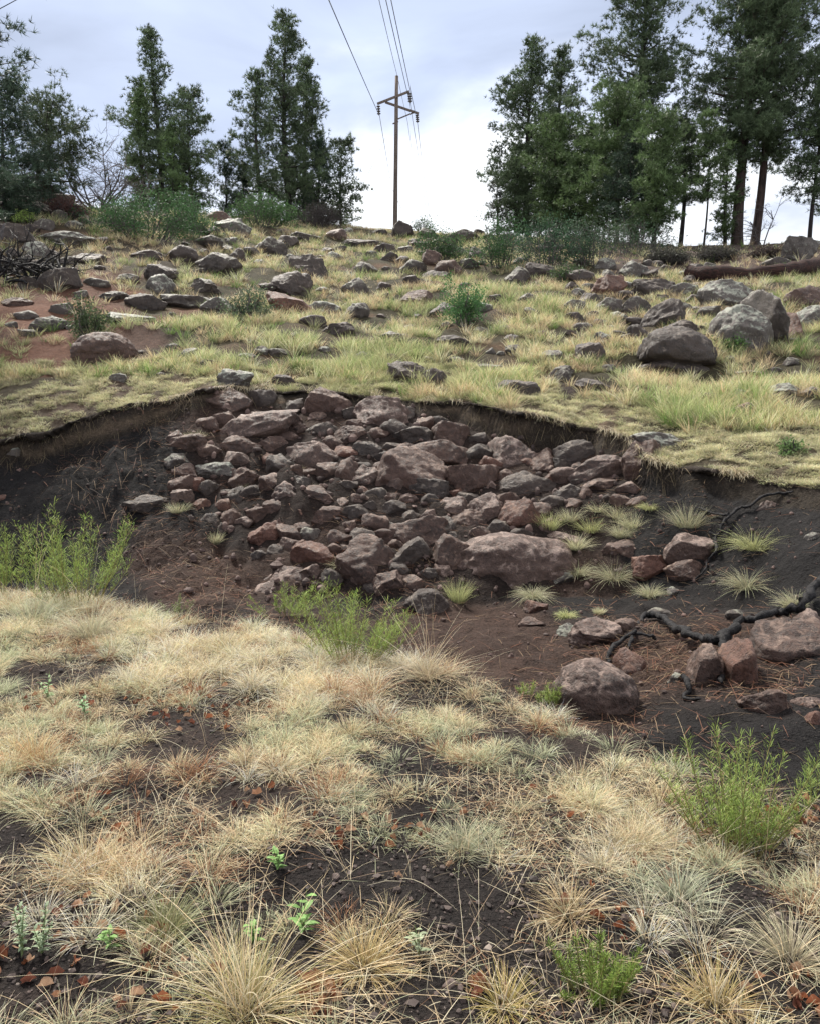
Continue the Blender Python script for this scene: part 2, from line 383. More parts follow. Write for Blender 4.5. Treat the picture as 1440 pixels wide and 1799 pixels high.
# ------------------------------------------------------------------ ground sheet
def build_ground():
    ys = [-25, -15, -8, -4, -2]; y = -1.0
    while y < 2500:
        ys.append(y)
        y += .06 if 1 < y < 7.6 else .024 if 8.8 < y < 14.9 else .045 if y < 16 and y > 7.5 else .1 if y < 1.01 else .12 if y < 30 else .3 if y < 75 else y * .05
    ys = np.array(ys)
    s = np.concatenate([-np.geomspace(6, .66, 14), np.linspace(-.64, .64, 300), np.geomspace(.66, 6, 14)])
    S, Yg = np.meshgrid(s, ys); X = S * (np.maximum(Yg, 0) + .9) 
    Z = (T(X.ravel(), Yg.ravel()) + fill(X.ravel(), Yg.ravel())).reshape(X.shape)
    V = np.stack([X.ravel(), Yg.ravel(), Z.ravel()], 1); nr, nc = X.shape
    i = np.arange(nr - 1)[:, None] * nc + np.arange(nc - 1)[None]; i = i.ravel()
    Fq = np.stack([i, i + 1, i + nc + 1, i + nc], 1)
    x, yv, z = V.T
    _, Ys = Tbase(x, yv); C = soil(x, yv, Ys)
    o = ob('ground', mesh_np('ground', V, [Fq], C, True), M_GROUND); tag(o, 'black cinder soil and grassy hillside with a washed out gully', None, None, 'structure')
def soil(x, y, Ys):
    px, row = proj(x, y, T(x, y)); n = fbm(x * .9, y * .9, 0, 71, 4); yw = wob(x, y); n2 = fbm(x * .35, y * .35, 0, 77, 3)
    C = np.empty((len(x), 3)); 
    near = np.array([.019, .0145, .013]); black = np.array([.015, .0135, .0135]); brown = np.array([.055, .033, .025])
    talus = np.array([.030, .019, .015]); straw = np.array([.17, .145, .085]); olive = np.array([.055, .047, .025]); red = np.array([.135, .066, .043]); rim = np.array([.085, .066, .048]); duff = np.array([.075, .052, .042])
    def mixin(w_, c): 
        nonlocal C
        w_ = np.clip(w_, 0, 1)[:, None]; C = C * (1 - w_) + c * w_
    C[:] = near
    mixin(sm((n + .15) * 2.0) * .55 * (y < Ys[3]), np.array([.036, .024, .019]))
    g = (y >= Ys[3] - .5)
    mixin(1.0 * g, black)
    bx = np.exp(-((px - 830) / 190) ** 2 - ((row - 1120) / 75) ** 2) + np.exp(-((px - 300) / 80) ** 2 - ((row - 1000) / 60) ** 2) + .8 * np.exp(-((px - 420) / 90) ** 2 - ((row - 1010) / 60) ** 2)
    mixin(g * sm(bx * 1.7 + n * .3 - .2), brown)
    tw = sm((px - 330 + (row - 850) * -.55) / 60) * (1 - sm((px - 1090 + (row - 850) * .35) / 60)) * (row < 1050)
    mixin(g * tw * .9, talus); mixin(g * sm(n * 2.2 - .15) * .5 * sm((px - 300) / 80) * (1 - sm((px - 1150) / 60) * (row < 1080)), np.array([.050, .030, .022])); mixin(g * np.exp(-((px - 1200) / 150) ** 2 - ((row - 1160) / 60) ** 2) * .8, np.array([.070, .039, .027]))
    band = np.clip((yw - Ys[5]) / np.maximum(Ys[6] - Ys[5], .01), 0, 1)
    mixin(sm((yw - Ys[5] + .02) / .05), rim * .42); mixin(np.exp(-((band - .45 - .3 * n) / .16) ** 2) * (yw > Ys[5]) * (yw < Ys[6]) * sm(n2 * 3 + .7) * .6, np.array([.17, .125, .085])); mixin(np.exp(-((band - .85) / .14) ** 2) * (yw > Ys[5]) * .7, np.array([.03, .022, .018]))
    h = sm((yw - Ys[6] - .0) / .05)
    mixin(h, np.array([.075, .060, .036])); mixin(sm((y - Ys[7] + 1.2) / 1.5), olive)
    rd = sm((300 - px) / 130) * sm((row - 468) / 25) * (1 - sm((row - 655) / 20)) + sm((330 - px) / 60) * sm((px - 150) / 60) * sm((row - 555) / 10) * (1 - sm((row - 600) / 20))
    mixin(h * sm(rd * 1.3 + n * .5), red)
    dr = sm((px - 1040) / 50) * (1 - sm((row - 480) / 20)) * (y > Ys[8])
    mixin(dr, duff); mixin(h * sm(n2 * 3 - .9) * .5, duff)
    dk = np.exp(-((px - 1030) / 60) ** 2 - ((row - 682) / 22) ** 2) + np.exp(-((px - 905) / 40) ** 2 - ((row - 680) / 16) ** 2)
    mixin(h * sm(dk * 2 + n * .5 - .5), np.array([.045, .032, .028]))
    return C * (1 + .25 * n[:, None])
build_ground()

# ------------------------------------------------------------------ rocks
_ico = {}
def ico(sub):
    if sub not in _ico:
        import bmesh
        b = bmesh.new(); bmesh.ops.create_icosphere(b, subdivisions=sub, radius=1)
        V = np.array([v.co[:] for v in b.verts]); Fc = np.array([[v.index for v in f.verts] for f in b.faces]); b.free(); _ico[sub] = (V, Fc)
    return _ico[sub]
def rock_mesh(name, seed, sub, dims, facet=.55, crack=None, lump=1.0):
    r_ = np.random.default_rng(seed); V, Fc = ico(sub); V = V.copy()
    dome = lump < 1
    for i in range(int(r_.integers(13, 22)) if not dome else 9):
        d = r_.normal(0, 1, 3); d /= np.linalg.norm(d); o = r_.uniform(.52, .86) if not dome else r_.uniform(.8, .95); s = V @ d - o
        V -= np.clip(s, 0, None)[:, None] * d * min(1.0, facet + .25 + .5 * r_.uniform())
    s0 = seed % 997
    n = fbm(V[:, 0] * 1.1 + s0, V[:, 1] * 1.1, V[:, 2] * 1.1, 3, 2)
    n2 = 1 - 2 * np.abs(fbm(V[:, 0] * 2.3 + s0, V[:, 1] * 2.3, V[:, 2] * 2.3, 9, 4, .55))
    n3 = fbm(V[:, 0] * 7 + s0, V[:, 1] * 7, V[:, 2] * 7, 19, 3, .6)
    rd = V / (np.linalg.norm(V, axis=1)[:, None] + 1e-9)
    V = V + rd * (.11 * lump * n + .05 * n2 + .025 * n3)[:, None]
    if crack is not None:
        for (cn, co, cw, cd) in crack:
            cn = np.array(cn, float); cn /= np.linalg.norm(cn)
            dd = V @ cn - co + .07 * fbm(V[:, 0] * 2 + 9, V[:, 1] * 2, V[:, 2] * 2, 4, 3)
            V = V - rd * (cd * np.exp(-(dd / cw) ** 2))[:, None]
    V *= np.array(dims) / (V.max(0) - V.min(0)) 
    V -= (V.max(0) + V.min(0)) / 2
    return mesh_np(name, V, [Fc], None, sub >= 4 or True)
ROCKS = []      # (x, y, rx, ry) footprints
def place_rock(px, row, wp, hp, kind, label, tilt=0, big=1.0, crack=None, group=None, seed=None, yaw=None, facet=.55, depth=.8, cat=None, lump=1.0, name=None):
    c = hit(px, row + hp * .42)
    if c is None: return None
    _g = 1.33 if c.y < 14.6 else 1.12
    W = _g * wp * mpx(c.y) ; H = _g * hp * mpx(c.y) * 1.15; D = max(H * .9, W * depth * .8)
    Yc = c.y + D * (.42 if c.y < 14.6 else .34); ctr = P(px, row, Yc); ctr.z -= H * (.12 if c.y < 14.6 else .14)
    zt = tz(ctr.x, ctr.y)
    if ctr.z - H * .5 > zt - .02: ctr.z -= 0; H *= 1.15
    seed = seed if seed is not None else int(px * 13 + row * 7)
    sub = 5 if (crack is not None or wp > 46) else 4 if wp > 22 else 3
    me = rock_mesh('rock', seed, sub, (W, D, H), facet, crack, lump)
    nm = name or ('boulder' if wp >= 50 else 'rock')
    o = ob(nm, me, ROCK[kind]); me.name = nm; o.location = ctr
    o.rotation_euler = (random.uniform(-.12, .12), R(tilt), R(yaw) if yaw is not None else random.uniform(-.3, .3))
    tag(o, label, cat or nm, group); ROCKS.append((ctr.x, ctr.y, W * .5, D * .5)); return o
GR = 'boulders heaped in the washed out gully'; HR = 'weathered rocks scattered up the grassy hill'
#  px, row, w, h, material, label, options
RL = [
 (453,748,128,50,'m','long pale slanting boulder at the upper left of the gully pile',dict(tilt=-14,seed=3)),
 (398,705,72,46,'g','brown boulder sticking out of the sod at the left end of the gully rim',{}),
 (459,703,44,32,'k','dark rock right under the rim, beside the leftmost brown rim boulder',{}),
 (517,718,34,32,'k','small round dark rock above the right end of the long pale boulder',{}),
 (577,707,68,46,'g','brown boulder with hanging grass, set in the rim above the pile',{}),
 (672,730,78,60,'m','pinkish boulder tucked under the middle of the grassy rim',{}),
 (725,768,64,34,'k','flat blocky dark boulder right of the pinkish rim boulder',{}),
 (616,765,48,30,'g','brown rock just left below the pinkish rim boulder',{}),
 (567,757,44,26,'k','low dark rock between the pale slanting boulder and the pinkish one',{}),
 (425,783,62,32,'g','low boulder at the foot of the long pale slanting boulder',{}),
 (332,780,52,32,'g','rounded rock at the left edge of the pile beside the black slope',{}),
 (478,783,52,30,'g','flat brown rock under the right end of the long pale boulder',{}),
 (554,806,78,56,'m','grey boulder with root strands in the middle left of the pile',{}),
 (313,808,38,20,'h','small grey rock at the edge of the black sand slope',{}),
 (383,829,72,30,'p','flat topped pale grey slab lying on the left of the pile',dict(facet=.8)),
 (433,845,58,44,'g','brown boulder touching the right of the flat topped pale slab',{}),
 (492,817,44,34,'k','dark rock left of the grey boulder with root strands',{}),
 (484,849,44,34,'g','brown rock above the small dark sand cone',{}),
 (645,841,56,42,'m','squarish pinkish boulder left of the broad central boulder',dict(facet=.9)),
 (610,832,34,50,'g','narrow upright rock touching the squarish pinkish boulder',{}),
 (718,826,108,74,'g','broad central boulder with pale top in the middle of the pile',{}),
 (320,852,38,32,'g','rounded brown rock where the black slope meets the pile',{}),
 (262,888,78,34,'k','dark flat rock half buried at the base of the left black slope',{}),
 (410,909,38,28,'g','small brown rock left of the dark sand cone',{}),
 (464,938,54,38,'r','rust red boulder at the lower left of the pile',{}),
 (510,937,40,30,'g','rounded brown rock right of the rust red boulder',{}),
 (550,940,38,26,'h','bluish grey rock, third from the rust red boulder',{}),
 (625,902,42,28,'k','dark rock in the hollow left of the lower middle boulders',{}),
 (659,922,38,36,'g','upright brown rock above the large lower left boulder',{}),
 (657,983,108,80,'g','large rounded brown boulder at the bottom left of the pile',{}),
 (560,975,74,46,'r','reddish boulder left of the large rounded bottom boulder',{}),
 (717,977,60,66,'k','dark upright boulder wedged right of the large bottom left boulder',dict(tilt=10)),
 (734,934,84,56,'g','rounded boulder with pale crown above the wedged dark one',{}),
 (507,1020,108,40,'m','flat tilted reddish slab behind the green bush in the centre',dict(tilt=-16,facet=.8)),
 (748,1062,64,48,'k','dark mauve boulder by the right side of the central green bush',{}),
 (792,765,62,44,'g','brown boulder under the rim, left of the dark earth pocket',{}),
 (839,797,46,30,'k','dark rock between the central pile and the upright grey boulder',{}),
 (898,800,72,62,'m','upright grey boulder standing below the right part of the rim',{}),
 (956,814,50,48,'g','rounded brown boulder right of the upright grey boulder',{}),
 (1008,797,64,42,'k','shaded boulder tucked in the cut bank under the right rim',{}),
 (859,816,38,26,'r','small pinkish rock left of the upright grey boulder',{}),
 (989,838,44,30,'m','small mauve rock left of the long slanting mauve boulder',{}),
 (1053,826,90,46,'m','long slanting mauve boulder at the upper right of the pile',dict(tilt=-12)),
 (1124,806,58,62,'g','square brown boulder exposed under the corner of the rim',dict(facet=.85)),
 (1158,776,82,28,'p','pale lichen covered slab lying on the right rim corner',dict(facet=.8)),
 (822,846,80,58,'g','round dark brown boulder right of the broad central boulder',{}),
 (762,796,104,44,'g','long brown boulder behind the broad central boulder',{}),
 (925,853,86,46,'k','broad dark boulder below the upright grey boulder',{}),
 (1057,855,70,30,'g','flat brown boulder under the long slanting mauve one',{}),
 (1104,861,38,26,'m','small mauve rock at the right end of the upper pile',{}),
 (754,856,54,36,'k','dark rock below left of the round dark brown boulder',{}),
 (793,893,54,36,'m','pinkish boulder in the very middle of the pile',{}),
 (851,894,80,52,'m','pale topped pinkish boulder, left of the paired reddish ones',dict(tilt=10)),
 (911,906,66,54,'r','reddish boulder above the biggest slab of the gully',{}),
 (816,914,60,34,'g','flat brown rock below the pinkish middle boulder',{}),
 (793,974,74,66,'g','rounded boulder touching the left end of the biggest slab',{}),
 (908,986,206,98,'m','biggest slab of the gully, long and domed, at the foot of the pile',dict(seed=11,lump=.6)),
 (994,950,56,28,'m','flat pale rock resting on the right end of the biggest slab',{}),
 (980,1014,46,34,'h','grey rock leaning under the right end of the biggest slab',{}),
 (1100,972,64,38,'g','brown boulder right of the grass mound in the gully',{}),
 (1147,997,62,44,'r','rounded rusty boulder left of the two stacked brown ones',{}),
 (1213,966,76,54,'m','upper one of two stacked brown boulders near the black root',{}),
 (1213,1004,74,40,'g','lower one of two stacked brown boulders near the black root',{}),
 (1186,1040,34,16,'p','small flat pale stone below the stacked brown boulders',{}),
 (940,1067,34,22,'r','small pink brown stone alone on the black sand below the slab',{}),
 (933,1094,38,18,'g','half buried stone just below the lone pink brown one',{}),
 (997,1109,32,26,'p','small pale grey rock touching the left of the flat mauve boulder',{}),
 (1048,1112,80,46,'m','flat mauve boulder on the sand left of the charred root',{}),
 (1097,1101,36,22,'g','small rock at the right shoulder of the flat mauve boulder',{}),
 (1046,1212,126,104,'m','large domed mauve boulder right behind the foreground grass',dict(seed=21,lump=.6)),
 (1104,1165,44,50,'r','ochre stained boulder standing beside the large domed mauve one',{}),
 (1234,1170,62,84,'g','tall dark boulder standing under the charred root',dict(tilt=8)),
 (1292,1166,44,90,'r','tall upright reddish boulder right under the charred root',{}),
 (1384,1130,112,84,'g','big boulder under the right end of the charred root',{}),
 (1346,1234,80,50,'g','low brown boulder on dark soil at the lower right',{}),
 (1420,1092,44,44,'m','boulder at the right frame edge above the big one',{}),
 (1187,1192,28,18,'p','small angular pale stone among straw between the tall boulders',dict(facet=.9)),
 (1418,1237,48,20,'m','flat mauve rock at the lower right frame edge',{}),
 (1434,1266,34,30,'r','reddish rock cut by the right frame edge',{}),
 (1429,943,26,14,'p','pale stone in the black slope at the right frame edge',{}),
 (1340,893,40,14,'m','slim slanting stone in the black slope under the right rim',dict(tilt=-35)),
 (1160,1077,46,16,'h','flat grey stone behind the arch of the charred root',{}),
 (1292,1080,32,16,'h','flat grey stone behind the bow of the charred root',{}),
 (30,797,28,22,'p','pale pinkish rock set in the left rim',{}),
 (4,876,18,12,'r','small reddish rock in the black slope at the left frame edge',{}),
 # ---- hill
 (185,612,100,60,'g','domed brown boulder on red soil at the left of the hill',dict(seed=5,lump=.5)),
 (512,499,68,48,'k','upright dark boulder with pale cap behind the reddish wedge',{}),
 (508,534,80,34,'r','reddish wedge shaped boulder tipped against a dark one',dict(tilt=26,facet=.9)),
 (541,467,64,44,'k','dark rounded boulder upslope of the pale capped one',{}),
 (415,450,36,28,'k','round dark rock joined to the left centre outcrop',{}),
 (385,462,76,38,'h','grey split outcrop left of the round dark rock',{}),
 (322,447,46,32,'k','pyramid shaped dark rock below the big oak thicket',dict(facet=.9)),
 (280,481,56,34,'k','dark boulder behind the lichen covered egg shaped one',{}),
 (283,500,46,40,'p','lichen covered egg shaped boulder',{}),
 (260,531,66,34,'k','low dark boulder in front of the egg shaped one',{}),
 (360,503,50,28,'h','rock to the right of the egg shaped boulder',{}),
 (325,529,84,34,'h','broad flat outcrop right of the low dark boulder',{}),
 (383,540,54,36,'p','pale outcrop left of the small round grey green shrub',{}),
 (570,543,60,28,'p','pale grey rock right of the reddish wedge',{}),
 (624,503,44,32,'h','domed rock with streaked lichen in the middle of the slope',{}),
 (628,546,40,32,'h','knobby rock below the domed streaked one',{}),
 (550,565,44,24,'k','dark rock below the reddish wedge',{}),
 (596,578,52,26,'k','dark flat rock with a pale right end, mid slope',{}),
 (107,543,42,24,'h','rock with pale lichen top on the red soil',{}),
 (90,569,64,28,'h','broad low grey rock on the red soil',{}),
 (47,554,42,18,'h','small grey rock left of the broad low one on red soil',{}),
 (32,531,48,18,'g','low brown rock at the left on the red soil below the burnt branches',{}),
 (225,557,84,20,'p','long low lichened ledge in front of the small upright shrub',{}),
 (172,497,46,16,'h','flat grey rock right of the burnt branches',{}),
 (105,492,66,46,'k','black boulder under the burnt branches',{}),
 (412,666,52,32,'p','boulder with white lichen spots just above the rim boulders',{}),
 (498,669,36,24,'k','small dark rock in grass just above the rim',{}),
 (714,653,62,42,'k','round bluish black boulder in the middle of the lower slope',{}),
 (762,663,40,32,'k','smaller dark boulder touching the round bluish black one',{}),
 (336,621,32,20,'h','small grey rock right of the domed brown boulder',{}),
 (435,629,32,18,'h','small blue grey rock in the grass of the lower slope',{}),
 (494,621,38,18,'h','small flat grey rock, right neighbour of the blue grey one',{}),
 (367,638,34,14,'k','flat stone in the grass above the pale grass mat',{}),
 (688,591,36,20,'h','pointed grey rock above the round bluish black boulder',{}),
 (643,471,38,24,'h','small brown grey rock right of the dark rounded boulder',{}),
 (475,432,54,32,'h','grey outcrop below the right hand oak thicket',{}),
 (408,399,60,32,'p','pale pointed boulder between the two oak thickets',dict(facet=.9)),
 (537,418,52,20,'h','flat blue grey boulder near the crest left of the pole',{}),
 (592,412,34,22,'m','mauve rock on the crest left of the pole',{}),
 (636,428,60,18,'k','long low dark outcrop on the crest left of the pole',{}),
 (706,404,36,32,'k','round dark brown boulder at the foot of the power pole',{}),
 (678,440,40,24,'k','dark rock below the round boulder at the pole foot',{}),
 (110,421,96,24,'p','long flat pale ledge left of the oak thicket',{}),
 (28,412,66,38,'k','dark boulder above the burnt branches at the left frame edge',{}),
 (62,438,56,30,'p','pale lichened boulder behind the burnt branches',{}),
 (365,426,46,24,'h','rock at the right foot of the oak thicket',{}),
 (388,383,46,24,'g','brownish boulder on the crest behind the oak thicket',{}),
 (225,490,34,18,'h','lichened rock in front of the dark boulder pair',{}),
 (200,520,50,20,'h','low grey rock left of the low dark boulder',{}),
 (265,449,54,20,'k','low dark rock in straw grass below the oak thicket',{}),
 (150,455,60,22,'k','dark rubble rock right of the burnt branches',{}),
 (1187,616,128,92,'k','big dark brown boulder with a crack across, right side of the slope',dict(seed=31,lump=.5,crack=[((.10,.05,1),-.12,.075,.34)],yaw=0)),
 (1300,578,98,92,'p','pale grey dome left of the vertical split at the right',dict(seed=8,lump=.5,facet=.7)),
 (1350,562,58,118,'h','tall block right of the vertical split at the right',dict(seed=9,facet=.9)),
 (1385,577,38,60,'r','narrow reddish block beside the tall split block',{}),
 (1428,556,76,42,'p','pale slab cut by the right frame edge below the dark brown one',dict(tilt=-22)),
 (1414,522,76,44,'g','dark red brown overhanging boulder at the right frame edge',{}),
 (1158,558,84,44,'k','dark slab leaning diagonally behind the cracked boulder',dict(tilt=-35,facet=.8)),
 (1194,578,60,34,'k','rock between the leaning slab and the cracked boulder',{}),
 (1032,618,52,38,'k','dark brown blocky rock left of the cracked boulder',dict(facet=.85)),
 (984,658,54,30,'h','slanting grey rock above the dark earth patch',dict(tilt=-20)),
 (968,626,38,24,'h','small dark rock up left of the slanting grey one',{}),
 (905,683,66,28,'k','dark rock in bare earth just above the right rim',{}),
 (1042,678,60,28,'k','dark crumbly mound of rock above the right rim',{}),
 (1272,514,92,50,'p','pale grey green humped boulder below the burnt log',{}),
 (1245,551,42,28,'h','small lichened rock in front of the humped boulder',{}),
 (1200,511,48,28,'p','bluish pale rock left of the humped boulder',{}),
 (1068,501,60,42,'r','brown red boulder below the right hand scrub',{}),
 (1117,537,46,34,'h','squat grey boulder left of the leaning slab',{}),
 (1146,506,64,34,'k','dark rough boulder between brown red and bluish pale ones',{}),
 (1065,538,46,30,'h','rock below the brown red boulder',{}),
 (1035,528,36,28,'k','small dark rock at the left of that right hand rubble',{}),
 (1115,474,50,32,'p','lichened boulder at the foot of the thin dark trunks',{}),
 (948,473,48,26,'k','flat topped black rock right of the grey pair',{}),
 (915,484,50,36,'h','paired grey boulder under the dark scrub',{}),
 (1403,437,64,48,'p','lichen dome perched on the crest by the burnt log',{}),
 (1362,462,46,18,'h','low stone left below the perched lichen dome',{}),
 (813,414,52,22,'h','low grey boulder on the skyline right of the pole',{}),
 (759,454,36,30,'g','square brown rock below the small shrub right of the pole',dict(facet=.9)),
 (786,472,46,32,'g','brown rock just right below the square brown one',{}),
 (764,485,46,20,'k','dark low rock in front of the two brown rocks',{}),
 (835,447,28,30,'k','small dark rock at the left of the green shrub on the right',{}),
 (722,492,26,18,'k','dark stone in grass, mid upper slope',{}),
 (779,546,44,32,'k','leaning dark rock left of the bright green shrub',dict(tilt=-25)),
 (735,525,60,34,'g','brown outcrop left of the leaning dark rock',{}),
 (795,599,56,20,'k','low brown outcrop below the bright green shrub',{}),
 (848,541,30,20,'p','pale rock right of the bright green shrub',{}),
 (926,526,26,22,'h','small brown rock in tall grass right of the bright green shrub',{}),
 (932,549,26,18,'h','small grey rock below the small brown one in tall grass',{}),
 (896,596,26,18,'h','upper of two small grey rocks in the grass',{}),
 (901,614,28,18,'h','lower of two small grey rocks in the grass',{}),
 (797,634,32,14,'h','flat pale stone right of centre in the lower slope',{}),
 (858,646,48,14,'h','long flat stone in the grass, lower slope right of centre',{}),
 (872,526,32,18,'k','dark stone left of the small brown rock in tall grass',{}),
 (640,625,34,16,'h','blocky blue grey stone above the round bluish black boulder',{}),
 (684,452,30,18,'h','stone just below the crest in line with the pole',{}),
 (1250,700,30,18,'h','blue grey stone on the right hand grass mat',{}),
 (1302,722,36,26,'g','pointed brown rock on the right hand grass mat',dict(facet=.9)),
 (1395,663,20,24,'k','small upright dark stone near the right frame edge',{}),
 (1376,685,58,22,'p','pale rubble patch rock near the right frame edge',{}),
 (1313,656,42,10,'h','thin flat stone right of the cracked boulder',{}),
 (1303,694,26,18,'p','white spotted stone above the pointed brown rock',{}),
 (1430,690,40,20,'h','stone at the right frame edge on the grass mat',{}),
 (25,325,44,22,'k','dark rock at the left frame edge on the skyline',{}),
 (95,350,60,24,'g','brown rock on the left skyline knob',{}),
 (60,366,60,22,'h','grey rock below the left skyline logs',{}),
 (15,357,40,22,'g','brown rock at the left frame edge under the skyline logs',{}),
]
for (px, row, wp, hp, kd, lb, op) in RL:
    place_rock(px, row, wp, hp, kd, lb, **op)
# smaller stones that fill the pile, and loose ones up the slope
def near_rock(x, y, pad=0.0):
    for (a, b, rx, ry) in ROCKS:
        if abs(x - a) < rx + pad and abs(y - b) < ry + pad and ((x - a) / (rx + pad)) ** 2 + ((y - b) / (ry + pad)) ** 2 < 1: return True
    return False
GP = [(300,770),(400,735),(520,735),(650,715),(780,735),(880,790),(1060,810),(1110,850),(1130,900),(1060,880),(960,900),(960,940),(860,940),(760,1030),(640,1035),(520,1000),(440,970),(380,930),(320,880),(300,800)]
def inpoly(x, y, poly):
    c = False; j = len(poly) - 1
    for i in range(len(poly)):
        xi, yi = poly[i]; xj, yj = poly[j]
        if (yi > y) != (yj > y) and x < (xj - xi) * (y - yi) / (yj - yi) + xi: c = not c
        j = i
    return c
rr_ = random.Random(5); cnt = 0; used = [(r[0], r[1], r[2]) for r in RL]
def clear(px, row, wpx, f=.46):
    return all(((px - a) / (b_w * .5 * f + wpx * f)) ** 2 + ((row - b) / (b_w * .33 * f + wpx * .8 * f)) ** 2 > 1 for a, b, b_w in used)
for tr in range(4000):
    if cnt >= 115: break
    px, row = rr_.uniform(295, 1130), rr_.uniform(715, 1040)
    if not inpoly(px, row, GP): continue
    wp = rr_.uniform(26, 58)
    if not clear(px, row, wp): continue
    if place_rock(px, row, wp, wp * rr_.uniform(.6, .8), rr_.choice('ggkmrkg'), 'small brown or dark stone filling a gap between the larger boulders of the gully pile', group='small stones filling the gully pile', name='stone', cat='stone', facet=rr_.uniform(.4, .9)):
        used.append((px, row, wp)); cnt += 1
cnt = 0
for tr in range(4000):
    if cnt >= 85: break
    px, row = rr_.uniform(10, 1430), 405 + 260 * rr_.uniform(0, 1) ** 1.3
    wp = rr_.uniform(12, 30)
    if not clear(px, row, wp, .62) or (row < 480 and px > 1200): continue
    if place_rock(px, row, wp, wp * rr_.uniform(.45, .65), rr_.choice('hhkhpk'), 'small weathered grey or dark stone poking out of the grass on the slope', group='small stones scattered on the grassy slope', name='stone', cat='stone'):
        used.append((px, row, wp)); cnt += 1
for (x0, x1, y0, y1, nn, lb) in ((0, 150, 345, 500, 26, 'dark lichened rock in the jumble around the burnt branches on the left knob'), (1000, 1260, 455, 600, 44, 'dark or grey rock in the tight rubble below the right hand pines'), (330, 1010, 402, 470, 30, 'grey or dark rock in the rubble just below the crest of the hill')):
    cnt = 0
    for tr in range(1500):
        if cnt >= nn: break
        px, row = rr_.uniform(x0, x1), rr_.uniform(y0, y1); wp = rr_.uniform(20, 46)
        if not clear(px, row, wp, .5): continue
        if place_rock(px, row, wp, wp * rr_.uniform(.5, .7), rr_.choice('hkkhp'), lb, group=lb.replace('rock', 'rocks', 1), name='rock', cat='rock', facet=rr_.uniform(.4, .9)):
            used.append((px, row, wp)); cnt += 1

# loose gravel as one mass
def gravel():
    A = Acc(); V0, F0 = ico(2); n = 0
    xs = rng.uniform(-.55, .55, 16000); ys = rng.uniform(5.2, 14.2, 16000); xs = xs * ys
    z = T(xs, ys) + fill(xs, ys); _, Ys = Tbase(xs, ys); ok = (ys > Ys[3]) & (ys < Ys[5] + .1); px, row = proj(xs, ys, z)
    dens = np.where((px > 330) & (px < 1100), .28, .4); ok &= rng.uniform(0, 1, 16000) < dens * .55 * np.where(row > 1045, .35, 1)
    xs, ys, z = xs[ok], ys[ok], z[ok]; m = len(xs); s = rng.gamma(2.2, .011, m).clip(.008, .055) * np.where((px[ok] > 330) & (px[ok] < 1100) & (row[ok] < 1050), 1.25, .5)
    V = V0[None] * (1 + .28 * np.sign(np.sin(V0 @ rng.normal(0, 2, (3, m))).T)[:, :, None] * rng.uniform(0, 1, (m, 1, 1)) + rng.uniform(-.07, .07, (m, len(V0), 1))) * s[:, None, None] * rng.uniform(.6, 1.3, (m, 1, 3)) + np.stack([xs, ys, z + s * .2], 1)[:, None]
    Fq = (np.arange(m) * len(V0))[:, None, None] + F0[None]
    c = np.array([.075, .048, .040]) * rng.uniform(.4, 1.9, (m, 1)); c = np.repeat(c[:, None], len(V0), 1)
    me = mesh_np('gravel', V.reshape(-1, 3), [Fq.reshape(-1, 3)], c.reshape(-1, 3)); o = ob('gravel', me, M_PEB)
    tag(o, 'loose reddish brown gravel among the gully boulders', 'gravel', None, 'stuff')
m_, t_, b_ = mat('pebble'); a_ = nd(t_, 'ShaderNodeAttribute', attribute_name='col'); t_.links.new(a_.outputs['Color'], b_.inputs['Base Color']); b_.inputs['Roughness'].default_value = .8; M_PEB = m_
t_.links.new(bump(t_, noise(t_, 60), .5, .01), b_.inputs['Normal'])
gravel()
def cinders():
    V0, F0 = ico(1); n = 30000; y = 1.5 + 6 * rng.uniform(0, 1, n) ** 1.3; x = rng.uniform(-.6, .6, n) * y; z = T(x, y); _, Ys = Tbase(x, y); ok = (y < Ys[3]) & (rng.uniform(0, 1, n) < .55 + .6 * fbm(x * 3, y * 3, 0, 44, 2))
    x, y, z = x[ok], y[ok], z[ok]; m = len(x); s = rng.gamma(2, .0022, m).clip(.0015, .016)
    V = V0[None] * (1 + rng.uniform(-.35, .35, (m, len(V0), 1))) * s[:, None, None] * rng.uniform(.6, 1.3, (m, 1, 3)) + np.stack([x, y, z + s * .3], 1)[:, None]
    c = np.array([.050, .036, .031]) * rng.uniform(.4, 1.9, (m, 1)); c[rng.uniform(0, 1, m) < .03] = [.22, .18, .15]
    me = mesh_np('cinders', V.reshape(-1, 3), [((np.arange(m) * len(V0))[:, None, None] + F0[None]).reshape(-1, 3)], np.repeat(c[:, None], len(V0), 1).reshape(-1, 3)); tag(ob('cinders', me, M_PEB), 'black cinder grains on the bare patches of the near bank', 'gravel', None, 'stuff')
cinders()
RK = np.array(ROCKS)
def rockmask(x, y, pad=-.02):
    m = np.zeros(len(x), bool)
    for (a, b, rx, ry) in RK: m |= ((x - a) / (rx + pad)) ** 2 + ((y - b) / (ry + pad)) ** 2 < .85
    return m

